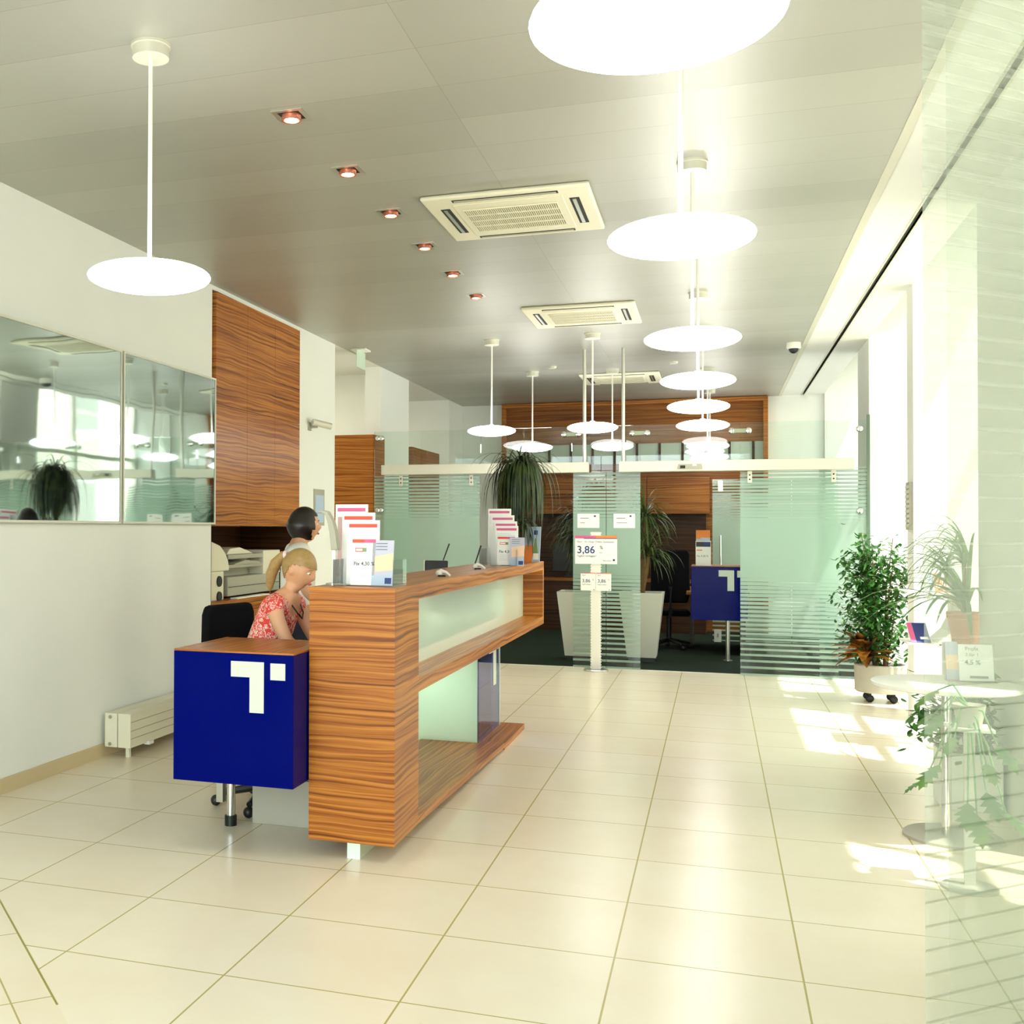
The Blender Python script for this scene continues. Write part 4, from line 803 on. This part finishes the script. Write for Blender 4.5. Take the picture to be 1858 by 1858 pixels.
# seated clerk
HM = head_matrix((1.265, 2.10, 1.258), -0.10, 0.42) @ Matrix.Scale(0.91, 4)
p1 = thing('person', 'seated woman with blonde ponytail and red patterned blouse, looking down behind the counter', 'person', (1.05, 2.1, 0.58))
J = {'pel': (V((1.03, 2.10, .685)), .115), 'wai': (V((1.075, 2.1, .85)), .10), 'che': (V((1.15, 2.1, 1.01)), (.105, .10)), 'nb': (V((1.205, 2.1, 1.105)), .055), 'nk': (V((1.225, 2.1, 1.15)), .047), 'hd': (V((1.25, 2.1, 1.20)), .05)}
E_ = [('pel', 'wai'), ('wai', 'che'), ('che', 'nb'), ('nb', 'nk'), ('nk', 'hd')]
for s_, n in ((-1, 'r'), (1, 'l')):
    J['sh'+n] = (V((1.185, 2.1+s_*.155, 1.08)), .05); J['ua'+n] = (V((1.225, 2.1+s_*.185, .99)), .042); J['el'+n] = (V((1.28, 2.1+s_*.185, .885)), .037); J['fa'+n] = (V((1.34, 2.1+s_*.14, .855)), .034); J['wr'+n] = (V((1.44, 2.1+s_*.10, .84)), .024)
    J['hi'+n] = (V((1.06, 2.1+s_*.09, .67)), .085); J['kn'+n] = (V((1.44, 2.1+s_*.10, .655)), .062); J['cf'+n] = (V((1.45, 2.1+s_*.10, .42)), .05); J['an'+n] = (V((1.42, 2.1+s_*.10, .10)), .036); J['to'+n] = (V((1.54, 2.1+s_*.11, .045)), .03)
    E_ += [('nb', 'sh'+n), ('sh'+n, 'ua'+n), ('ua'+n, 'el'+n), ('el'+n, 'fa'+n), ('fa'+n, 'wr'+n), ('pel', 'hi'+n), ('hi'+n, 'kn'+n), ('kn'+n, 'cf'+n), ('cf'+n, 'an'+n), ('an'+n, 'to'+n)]
hands = hand(J['wrr'][0], V((1, .25, -.05)), V((0, 0, 1)), V((-.2, 1, 0)), .35)+hand(J['wrl'][0], V((1, -.25, -.05)), V((0, 0, 1)), V((-.2, -1, 0)), .35)
fuse([skin(J, E_), placed(head_pts(), HM)]+ears(HM)+hands, 'body', 'skin', p1)
face_parts(HM, p1, 'blonde')
Jb = {k: (J[k][0], J[k][1]) for k in ('pel', 'wai', 'che', 'nb', 'shr', 'shl', 'uar', 'ual')}
Jb = {'pel': (V((1.03, 2.1, .665)), .135), 'wai': (V((1.08, 2.1, .85)), .118), 'che': (V((1.145, 2.1, 1.01)), (.125, .118)), 'nb': (V((1.188, 2.1, 1.09)), (.07, .06)),
      'shr': (V((1.18, 1.948, 1.078)), .061), 'shl': (V((1.18, 2.252, 1.078)), .061), 'uar': (V((1.212, 1.917, 1.015)), .058), 'ual': (V((1.212, 2.283, 1.015)), .058)}
fuse([skin(Jb, [('pel', 'wai'), ('wai', 'che'), ('che', 'nb'), ('nb', 'shr'), ('nb', 'shl'), ('shr', 'uar'), ('shl', 'ual')])], 'blouse', 'blouse', p1, 0.008)
Jt = {'a': (V((1.02, 2.1, .67)), .12)}; Et = []
for s_, n in ((-1, 'r'), (1, 'l')):
    for k, r in (('hi', .097), ('kn', .074), ('cf', .06), ('an', .05)): Jt[k+n] = (J[k+n][0], r)
    Et += [('a', 'hi'+n), ('hi'+n, 'kn'+n), ('kn'+n, 'cf'+n), ('cf'+n, 'an'+n)]
fuse([skin(Jt, Et)], 'trousers', 'darkcloth', p1, 0.009)
for s_ in (-1, 1): MB().ell((1.49, 2.1+s_*.107, .045), .12, .042, .045, 16, 8).build('shoe', 'black', p1, smooth=True)
def keep1(p): return p.z > (-0.085 if p.x < -0.055 else -0.085+0.105*(p.x+0.055)/0.04 if p.x < -0.015 else 0.02+0.022*min(1, (p.x+0.015)/0.07))
tail = MB().tube([HM @ V(q) for q in ((-.085, 0, .045), (-.125, 0, .03), (-.150, 0, -.03), (-.152, 0, -.10), (-.135, 0, -.165), (-.112, 0, -.21))], [.018, .026, .032, .030, .022, .006], 12)
hr = hair_shell(HM, keep1, 1.085, 'hair', 'blonde', p1, [(tail.v, tail.f)])
tie = MB().tube([HM @ V((-.098, 0, .046)), HM @ V((-.116, 0, .036))], .026, 12).build('hair_tie', plain('pale_hair_tie', lin(236, 214, 206), 0.6), hr, smooth=True)
MB().tube([V((1.185, 2.045, 1.145)), V((1.24, 2.03, 1.09)), V((1.275, 2.06, 1.03)), V((1.285, 2.1, 1.0)), V((1.275, 2.14, 1.03)), V((1.24, 2.17, 1.09)), V((1.185, 2.155, 1.145))], .004, 6).build('necklace', 'black', p1)
# standing colleague
HM2 = head_matrix((0.735, 3.60, 1.492), 0.62, 0.05)
p2_ = thing('person', 'standing woman with short black hair and white blouse, turned away near the niche', 'person', (0.70, 3.58, 0.0))
f_, r_ = V((.814, .581, 0)), V((.581, -.814, 0)); O = V((.70, 3.575, 0))
def at(a, b, z): return O+f_*a+r_*b+V((0, 0, z+(0.055 if z > 0.95 else 0.0)))
J = {'pel': (at(0, 0, .84), .125), 'wai': (at(0, 0, 1.0), .10), 'che': (at(0, 0, 1.17), (.115, .10)), 'nb': (at(0, 0, 1.305), .055), 'nk': (at(.012, 0, 1.345), .048), 'hd': (at(.03, 0, 1.40), .05)}
E_ = [('pel', 'wai'), ('wai', 'che'), ('che', 'nb'), ('nb', 'nk'), ('nk', 'hd')]
for s_, n in ((1, 'r'), (-1, 'l')):
    J['sh'+n] = (at(0, s_*.155, 1.265), .05); J['el'+n] = (at(-.01, s_*.20, 1.02), .037); J['wr'+n] = (at(.17, s_*.17, .90), .025)
    J['hi'+n] = (at(0, s_*.085, .78), .085); J['kn'+n] = (at(.01, s_*.085, .44), .057); J['an'+n] = (at(-.02, s_*.085, .09), .036); J['to'+n] = (at(.10, s_*.095, .04), .03)
    E_ += [('nb', 'sh'+n), ('sh'+n, 'el'+n), ('el'+n, 'wr'+n), ('pel', 'hi'+n), ('hi'+n, 'kn'+n), ('kn'+n, 'an'+n), ('an'+n, 'to'+n)]
hands = hand(J['wrr'][0], f_*1-V((0, 0, .3)), V((0, 0, 1)), -r_, .5)+hand(J['wrl'][0], f_*1-V((0, 0, .3)), V((0, 0, 1)), r_, .5)
fuse([skin(J, E_), placed(head_pts(), HM2)]+ears(HM2)+hands, 'body', 'skin', p2_)
face_parts(HM2, p2_, 'brunette')
Jb = {'pel': (at(0, 0, .82), .148), 'wai': (at(0, 0, 1.0), .122), 'che': (at(0, 0, 1.165), (.135, .12)), 'nb': (at(-.008, 0, 1.285), (.072, .062))}; Eb = [('pel', 'wai'), ('wai', 'che'), ('che', 'nb')]
for s_, n in ((1, 'r'), (-1, 'l')): Jb['sh'+n] = (at(0, s_*.153, 1.262), .063); Jb['el'+n] = (at(-.012, s_*.195, 1.06), .052); Eb += [('nb', 'sh'+n), ('sh'+n, 'el'+n)]
fuse([skin(Jb, Eb)], 'blouse', 'whitecloth', p2_, 0.008)
Jt = {'a': (at(0, 0, .80), .135)}; Et = []
for n in 'rl':
    for k, r in (('hi', .10), ('kn', .07), ('an', .055)): Jt[k+n] = (J[k+n][0], r)
    Et += [('a', 'hi'+n), ('hi'+n, 'kn'+n), ('kn'+n, 'an'+n)]
fuse([skin(Jt, Et)], 'trousers', 'darkcloth', p2_, 0.009)
for s_ in (-1, 1):
    sh_ = MB().ell((0, 0, 0), .12, .042, .042, 16, 8); q = at(.05, s_*.09, .042); Mx = Matrix((f_, r_, V((0, 0, 1)))).transposed().to_4x4(); Mx.translation = q; sh_.v = [Mx @ V(v) for v in sh_.v]; sh_.build('shoe', 'black', p2_, smooth=True)
def keep2(p): return (p.z > 0.062) if p.x > 0.058 else (p.z > -0.100 if p.x < 0.035 else p.z > -0.03)
def warp2(p):
    k = max(0.0, (-p.z+0.05)/0.15); return V((p.x*(1+0.26*k), p.y*(1+0.34*k), p.z))
hair_shell(HM2, keep2, 1.10, 'hair', 'brunette', p2_, (), warp2)
# ---------------------------------------------------------------- plants
def ribbon(m, pts, wd, nrm=None):
    """leaf blade: centre line pts, half widths wd, slightly folded along the midrib"""
    n0 = len(m.v); k = len(pts)
    for i, p in enumerate(pts):
        d = (pts[min(i+1, k-1)]-pts[max(i-1, 0)]); sd = d.cross(V((0, 0, 1))); sd = sd.normalized() if sd.length > 1e-5 else V((1, 0, 0)); up = sd.cross(d).normalized()
        m.v += [tuple(p-sd*wd[i]+up*wd[i]*.3), tuple(p), tuple(p+sd*wd[i]+up*wd[i]*.3)]
    for i in range(k-1):
        a = n0+i*3; m.f += [(a, a+1, a+4, a+3), (a+1, a+2, a+5, a+4)]
def strap_crown(m, c, n, L, wd, droop, el=(0.2, 1.4), rnd=random, az=None):
    for i in range(n):
        a = rnd.uniform(0, 2*PI) if az is None else rnd.uniform(*az); e = rnd.uniform(*el); l = L*rnd.uniform(.7, 1.1); d = V((math.cos(a)*math.cos(e), math.sin(a)*math.cos(e), math.sin(e))); p = V(c)+V((rnd.uniform(-.02, .02), rnd.uniform(-.02, .02), rnd.uniform(-.04, .04))); pts = [p.copy()]
        for q in range(9): d = (d+V((0, 0, -droop*(1+.25*q)))).normalized(); p = p+d*l/9; pts.append(p.copy())
        w = wd*rnd.uniform(.8, 1.2); ribbon(m, pts, [w*x for x in (.5, .8, 1, 1, .95, .85, .72, .55, .35, .05)])
def leaf(m, p, d, up, L, w):
    d = d.normalized(); s = d.cross(up); s = s.normalized() if s.length > 1e-4 else V((1, 0, 0)); u = s.cross(d).normalized(); n = len(m.v)
    for t, k, z in ((0, 0, 0), (.3, .8, .06), (.62, .75, .05), (1, 0, -.08)):
        c = p+d*L*t+u*L*z*-1
        if k: m.v += [tuple(c-s*w*k+u*w*.25), tuple(c), tuple(c+s*w*k+u*w*.25)]
        else: m.v.append(tuple(c))
    m.f += [(n, n+2, n+1), (n, n+3, n+2), (n+1, n+2, n+5, n+4), (n+2, n+3, n+6, n+5), (n+4, n+5, n+7), (n+5, n+6, n+7)]
R1 = random.Random(3)
dp = thing('drooping_plant', 'tall plant with long drooping green leaves rising from the far end of the counter', 'plant', (1.79, 5.65, ZT))
MB().lathe((1.79, 5.65, ZT), [(0.06, 0), (0.085, .14), (0.085, .15), (.075, .15), (.07, .135), (0, .135)], 24).build('pot', 'potgrey', dp, smooth=True)
MB().tube([(1.79, 5.65, ZT+.13), (1.80, 5.65, 1.55), (1.835, 5.62, 1.96)], [.02, .018, .02], 8).build('trunk', 'bark', dp, smooth=True)
m = MB(); cr = (1.84, 5.62, 1.93); strap_crown(m, cr, 180, .60, .0085, .62, (1.15, 1.53), R1); strap_crown(m, (1.84, 5.62, 1.80), 80, .45, .008, .6, (0.9, 1.45), R1); strap_crown(m, cr, 40, .62, .007, .36, (0.9, 1.4), R1)
strap_crown(m, (1.84, 5.62, 1.95), 12, .55, .007, .12, (.5, 1.2), R1)
strap_crown(m, (1.85, 5.63, 1.50), 46, .30, .0075, .38, (0.4, 1.3), R1); m.build('leaves', 'dracd', dp, smooth=True)
def big_planter(name, lab, x, y, mat_, seed, flip):
    r = random.Random(seed); t = thing(name, lab, 'plant', (x, y, 0), 'dracaenas in tall white planters')
    a, b = .155, .235
    MB().add([(x-a, y-a, .05), (x+a, y-a, .05), (x+a, y+a, .05), (x-a, y+a, .05), (x-b, y-b, .77), (x+b, y-b, .77), (x+b, y+b, .77), (x-b, y+b, .77), (x-b+.03, y-b+.03, .77), (x+b-.03, y-b+.03, .77), (x+b-.03, y+b-.03, .77), (x-b+.03, y+b-.03, .77), (x-b+.04, y-b+.04, .72), (x+b-.04, y-b+.04, .72), (x+b-.04, y+b-.04, .72), (x-b+.04, y+b-.04, .72)],
             [(0, 3, 2, 1)]+[(i, (i+1) % 4, 4+(i+1) % 4, 4+i) for i in range(4)]+[(4+i, 4+(i+1) % 4, 8+(i+1) % 4, 8+i) for i in range(4)]+[(8+i, 8+(i+1) % 4, 12+(i+1) % 4, 12+i) for i in range(4)]).build('planter', 'potwhite', t)
    B(x-a+.01, x+a-.01, y-a+.01, y+a-.01, 0, .05).build('plinth', 'black', t); B(x-b+.045, x+b-.045, y-b+.045, y+b-.045, .68, .735).build('soil', 'soil', t)
    m = MB()
    for (dx, dy, z, n) in ((0.02, 0, 1.62, 110), (-.05, .05, 1.42, 80), (.07, -.03, 1.20, 60)):
        MB().tube([(x, y, .73), (x+dx*.6, y+dy*.6, .73+(z-.73)*.5), (x+dx, y+dy, z)], [.024, .02, .018], 8).build('trunk', 'bark', t, smooth=True)
        strap_crown(m, (x+dx, y+dy, z), n, .48, .0095, .14, (-.1, 1.45), r)
    m.build('leaves', mat_, t, smooth=True); return t
big_planter('dracaena', 'dracaena in a tall white planter just right of the middle glass', 2.55, 9.62, 'drac', 5, 1)
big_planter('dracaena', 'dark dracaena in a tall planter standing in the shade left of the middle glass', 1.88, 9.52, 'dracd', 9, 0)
# leafy window plant with croton in one pot
fx_, fy_ = 4.665, 7.28; rf = random.Random(11)
ft = thing('potted_fig', 'leafy green weeping fig and croton in a grey pot on castors by the windows', 'plant', (fx_, fy_, 0))
MB().lathe((fx_, fy_, 0), [(0.0, .085), (0.185, .085), (0.20, .10), (.205, .315), (.195, .325), (.185, .315), (.18, .28), (0, .28)], 36).build('pot', 'potgrey', ft, smooth=True)
for k in range(4):
    a = PI/4+k*PI/2; cx_, cy_ = fx_+.13*math.cos(a), fy_+.13*math.sin(a); MB().ell((cx_, cy_, .034), .034, .018, .034, 14, 8).tube([(cx_, cy_, .03), (cx_, cy_, .086)], .014, 8).build('castor', 'black', ft, smooth=True)
MB().cyl((fx_, fy_), .175, .27, .295, 28).build('soil', 'soil', ft)
m = MB(); st = MB()
for k in range(11):
    a = rf.uniform(0, 2*PI); h = rf.uniform(.55, 1.2); rr = rf.uniform(.10, .34)*(1.25-h*.6); p0 = V((fx_+.05*math.cos(a), fy_+.05*math.sin(a), .29)); p1_ = p0+V((rr*.3*math.cos(a), rr*.3*math.sin(a), h*.6)); p2v = p0+V((rr*math.cos(a), rr*math.sin(a)*.8, h))
    p2v.x = min(p2v.x, 4.86); st.tube([p0, p1_, p2v], [.009, .006, .003], 6)
    for q in range(190):
        t = rf.uniform(.12, 1.0); b = p0.lerp(p1_, t*2) if t < .5 else p1_.lerp(p2v, t*2-1); sp_ = .16*(1.15-t*.6)
        p = b+V((rf.gauss(0, sp_*.55), rf.gauss(0, sp_*.5), rf.gauss(0, .05))); p.x = min(p.x, 4.93); leaf(m, p, V((rf.uniform(-1, 1), rf.uniform(-1, 1), rf.uniform(-1.2, .3))), V((0, 0, 1)), rf.uniform(.05, .085), rf.uniform(.015, .024))
for k in range(5):
    a0 = PI+rf.uniform(-.8, .8); b0 = V((fx_, fy_, .55+.14*k)); b1 = b0+V((.34*math.cos(a0), .34*math.sin(a0)*.7, .10)); st.tube([b0, b0.lerp(b1, .5)+V((0, 0, .06)), b1], [.005, .004, .002], 5)
    for q in range(70): p = b0.lerp(b1, rf.uniform(.2, 1.05))+V((rf.gauss(0, .035), rf.gauss(0, .06), rf.gauss(0, .04))); leaf(m, p, V((rf.uniform(-1, .6), rf.uniform(-1, 1), rf.uniform(-1, .2))), V((0, 0, 1)), rf.uniform(.04, .065), rf.uniform(.011, .016))
st.build('stems', 'bark', ft, smooth=True); m.build('leaves', 'ficus', ft, smooth=True)
m = MB(); cc = V((fx_-.13, fy_-.11, .36)); MB().tube([(cc.x, cc.y, .28), (cc.x, cc.y, .44)], .014, 8).build('croton_stem', 'bark', ft, smooth=True)
for k in range(30):
    a = rf.uniform(0, 2*PI) if k > 7 else PI+rf.uniform(-.9, .9); e = rf.uniform(-.1, 1.2); d = V((math.cos(a)*math.cos(e), math.sin(a)*math.cos(e), math.sin(e))); p = cc+V((0, 0, rf.uniform(-.02, .10))); L = rf.uniform(.20, .31); pts = [p.copy()]
    for q in range(6): d = (d+V((0, 0, -.10))).normalized(); p = p+d*L/6; pts.append(p.copy())
    ribbon(m, pts, [x*rf.uniform(.9, 1.1) for x in (.007, .034, .048, .050, .042, .024, .002)])
m.build('croton_leaves', 'croton', ft, smooth=True)
# palm in a terracotta pot on a slim white plinth in the second niche
px_, py_ = 4.735, 4.16; rp = random.Random(21)
pl_ = thing('plant_plinth', 'white plinth in the window niche carrying the orange pot', 'plant stand', (px_, py_, 0)); B(px_-.11, px_+.11, py_-.11, py_+.11, 0, .80).build('body', 'white', pl_, bevel=.004)
pt = thing('potted_palm', 'palm with long pointed leaves in an orange terracotta pot by the window', 'plant', (px_, py_, .8005))
MB().lathe((px_, py_, .8005), [(.072, 0), (.098, .15), (.104, .155), (.104, .19), (.094, .19), (.088, .165), (0, .165)], 30).build('pot', 'terra', pt, smooth=True)
m = MB(); strap_crown(m, (px_, py_, 1.02), 34, .62, .014, .085, (.25, 1.35), rp, (PI*.55, PI*1.5)); strap_crown(m, (px_, py_, 1.30), 44, .46, .009, .13, (.0, 1.3), rp, (PI*.5, PI*1.5)); m.build('leaves', 'palm', pt, smooth=True)
MB().tube([(px_, py_, .95), (px_, py_+.01, 1.15), (px_-.01, py_, 1.32)], [.022, .018, .015], 8).build('trunk', 'bark', pt, smooth=True)
# planter with bushy greenery behind the round table
gx, gy = 4.60, 3.42; rg = random.Random(31)
gp_ = thing('bushy_plant', 'bushy green plant in a white cube planter behind the round table', 'plant', (gx, gy, 0))
B(gx-.14, gx+.14, gy-.14, gy+.14, 0, .30).build('planter', 'white', gp_, bevel=.006); B(gx-.12, gx+.12, gy-.12, gy+.12, .30, .305).build('soil', 'soil', gp_)
m = MB(); st = MB()
for k in range(12):
    a = rg.uniform(0, 2*PI); e1 = V((gx+.22*math.cos(a), gy+.25*math.sin(a), rg.uniform(.42, .72))); e1.x = min(e1.x, 4.66); e0 = V((gx+.04*math.cos(a), gy+.04*math.sin(a), .30)); st.tube([e0, e0.lerp(e1, .5)+V((0, 0, .06)), e1], [.006, .004, .002], 5)
    for q in range(46): p = e0.lerp(e1, rg.uniform(.3, 1.1))+V((rg.gauss(0, .05), rg.gauss(0, .06), rg.gauss(0, .05))); p.x = min(p.x, 4.67); leaf(m, p, V((rg.uniform(-1, 1), rg.uniform(-1, 1), rg.uniform(-1, .3))), V((0, 0, 1)), rg.uniform(.05, .08), rg.uniform(.014, .022))
st.build('stems', 'bark', gp_, smooth=True); m.build('leaves', 'ficus', gp_, smooth=True)
# ---------------------------------------------------------------- round table and what stands around it
tx, ty = 4.37, 2.66
tb = thing('round_table', 'round white bistro table on a steel stem and grey disc foot by the windows', 'table', (tx, ty, 0))
MB().lathe((tx, ty, 0), [(0, .722), (.315, .722), (.325, .728), (.325, .742), (.32, .746), (0, .746)], 64).build('tabletop', 'white', tb, smooth=True)
MB().cyl((tx, ty), .022, .02, .722, 20).build('stem', 'chrome', tb, smooth=True)
MB().lathe((tx+.03, ty+.03, 0), [(.215, 0), (.215, .012), (.205, .02), (0, .024)], 48).build('base_disc', 'greyp', tb, smooth=True)
fh = thing('flyer_holder', 'clear acrylic holder standing on the round white table', 'flyer holder', (4.48, 2.74, .7465))
B(4.385, 4.60, 2.72, 2.80, .7465, .7505).build('base', 'acryl', fh); B(4.385, 4.60, 2.795, 2.80, .7505, .93).build('back', 'acryl', fh)
tf = tilted('leaflet', 'white Profit 4,5 % leaflet standing on the round white table', 'leaflet', (4.515, 2.735, .752), .18, .10)
B(-.075, .075, 0, .008, 0, .175).build('cover', 'paper', tf); text(tf, 'title_text', 'Profit', .026, (-.045, -.001, .145), 'grey'); text(tf, 'subtitle_text', '2 für 1', .022, (-.045, -.001, .118), 'grey'); text(tf, 'rate_text', '4,5 %', .032, (-.05, -.001, .078), 'grey', bold=.0006)
B(-.03, .05, -.001, 0, .012, .024).build('print_mark', 'grey', tf)
t2_ = tilted('leaflet', 'lilac leaflet left of the Profit leaflet on the round table', 'leaflet', (4.415, 2.745, .752), .18, .10)
B(-.028, .028, 0, .008, 0, .185).build('cover', 'lilac', t2_); B(-.028, .028, -.001, 0, .05, .12).build('picture', 'peach', t2_)
stn = thing('leaflet_stand', 'slim grey stand with a small tray on a round steel foot, behind the near glass', 'stand', (4.315, 1.86, 0))
MB().lathe((4.315, 1.86, 0), [(.105, 0), (.105, .01), (.098, .015), (0, .018)], 36).build('base_disc', 'greyp', stn, smooth=True); B(4.295, 4.335, 1.85, 1.87, .017, .655).build('post', 'alu', stn); B(4.235, 4.395, 1.78, 1.94, .655, .668).build('tray', 'white', stn)
mn = thing('lobed_plant', 'trailing plant with big lobed leaves on the tray of the slim stand', 'plant', (4.315, 1.86, .6685)); rm = random.Random(41)
MB().lathe((4.315, 1.86, .6685), [(.045, 0), (.062, .09), (.055, .09), (.05, .08), (0, .08)], 20).build('pot', 'potgrey', mn, smooth=True)
lf = MB(); stm = MB()
def lobed(m, p, d, up, L):
    d = d.normalized(); s = d.cross(up).normalized(); u = s.cross(d).normalized(); n = len(m.v)
    prof = [(.0, .05), (.12, .34), (.22, .18), (.34, .46), (.44, .2), (.56, .42), (.64, .17), (.76, .28), (.84, .1), (1.0, .0)]
    for t, k in prof:
        c = p+d*L*t-u*L*.25*t*t
        for sg_ in (-1, 0, 1): m.v.append(tuple(c+s*sg_*k*L*.75+(d*k*L*.35 if sg_ else V((0, 0, 0)))-u*abs(sg_)*k*L*.12))
    for i in range(len(prof)-1): a = n+i*3; m.f += [(a, a+1, a+4, a+3), (a+1, a+2, a+5, a+4)]
for k in range(12):
    a = rm.uniform(PI*.55, PI*1.75); h = rm.uniform(-.40, .12); o_ = V((4.315+.16*math.cos(a), 1.86+.16*math.sin(a), .72+h)); stm.tube([(4.315, 1.86, .745), V((4.315, 1.86, .745)).lerp(o_, .5)+V((0, 0, .06)), o_], [.004, .004, .003], 6); lobed(lf, o_, V((math.cos(a), math.sin(a), -.5)), V((0, 0, 1)), rm.uniform(.10, .16))
stm.build('stems', 'green', mn, smooth=True); lf.build('leaves', 'palm', mn, smooth=True)
# brochure display in the window niche
ds = thing('brochure_display', 'curved white brochure display with two trays in the window niche', 'brochure display', (4.72, 5.05, 0))
cv_ = [(4.72, .72), (4.80, .80), (4.845, .90), (4.84, 1.0), (4.79, 1.08), (4.79, 1.10), (4.86, 1.01), (4.865, .89), (4.815, .78), (4.73, .70)]
MB().prism(cv_, 'y', 4.95, 5.35).build('curved_back', 'white', ds, bevel=.003)
B(4.54, 4.80, 4.95, 5.35, .712, .722).build('lower_tray', 'white', ds); B(4.54, 4.80, 4.95, 5.35, 1.055, 1.063).build('upper_tray', 'white', ds)
MB().cyl((4.80, 5.15), .02, .02, .712, 16).cyl((4.80, 5.15), .12, 0, .02, 28).build('foot_post', 'alu', ds)
MB().box(4.835, 4.85, 5.13, 5.17, .6, 1.06).build('upright', 'alu', ds)
for (x, y, z, w_, lab, c1_, c2_) in ((4.60, 5.0, .7225, .12, 'blue and pink magazine lying on the lower tray of the window display', 'navy', 'pink'), (4.69, 5.0, 1.0635, .08, 'orange and blue leaflet standing on the upper tray of the window display', 'orange', 'skyp'), (4.77, 5.1, 1.0635, .08, 'orange leaflet at the right end of the upper display tray', 'orange', 'paper')):
    t = tilted('display_leaflet', lab, 'leaflet', (x+.03, y, z), .75 if z < 1 else .3, .15)
    B(-w_/2, w_/2, 0, .006, 0, .17 if z < 1 else .13).build('cover', c1_, t); B(-w_/2-.001, -w_/2+.03, -.001, .004, 0.001, .168 if z < 1 else .128).build('side_field', c2_, t); B(0, w_*.4, -.001, 0, .03, .05).build('print_mark', 'paper', t)
# ---------------------------------------------------------------- entrance glass doors next to the viewer
ang = math.atan2(.686, .728)
for k, (x, y, L) in enumerate(((3.745, -.747, 1.36), (3.815, -.60, 1.20))):
    d = bpy.data.objects.new('door_%d' % (k+3), None); C.objects.link(d); d.location = (x, y, 0); d.rotation_euler = (0, 0, ang); BASE[d.name] = V((0, 0, 0)); d['kind'] = 'structure'
    d['label'] = ('outer', 'inner')[k]+' frosted striped entrance glass door beside the viewer'; d['category'] = 'door'
    B(0, L, -.005, .005, .008, 3.30).build('door_leaf', ('frostn', 'hazen')[k], d)
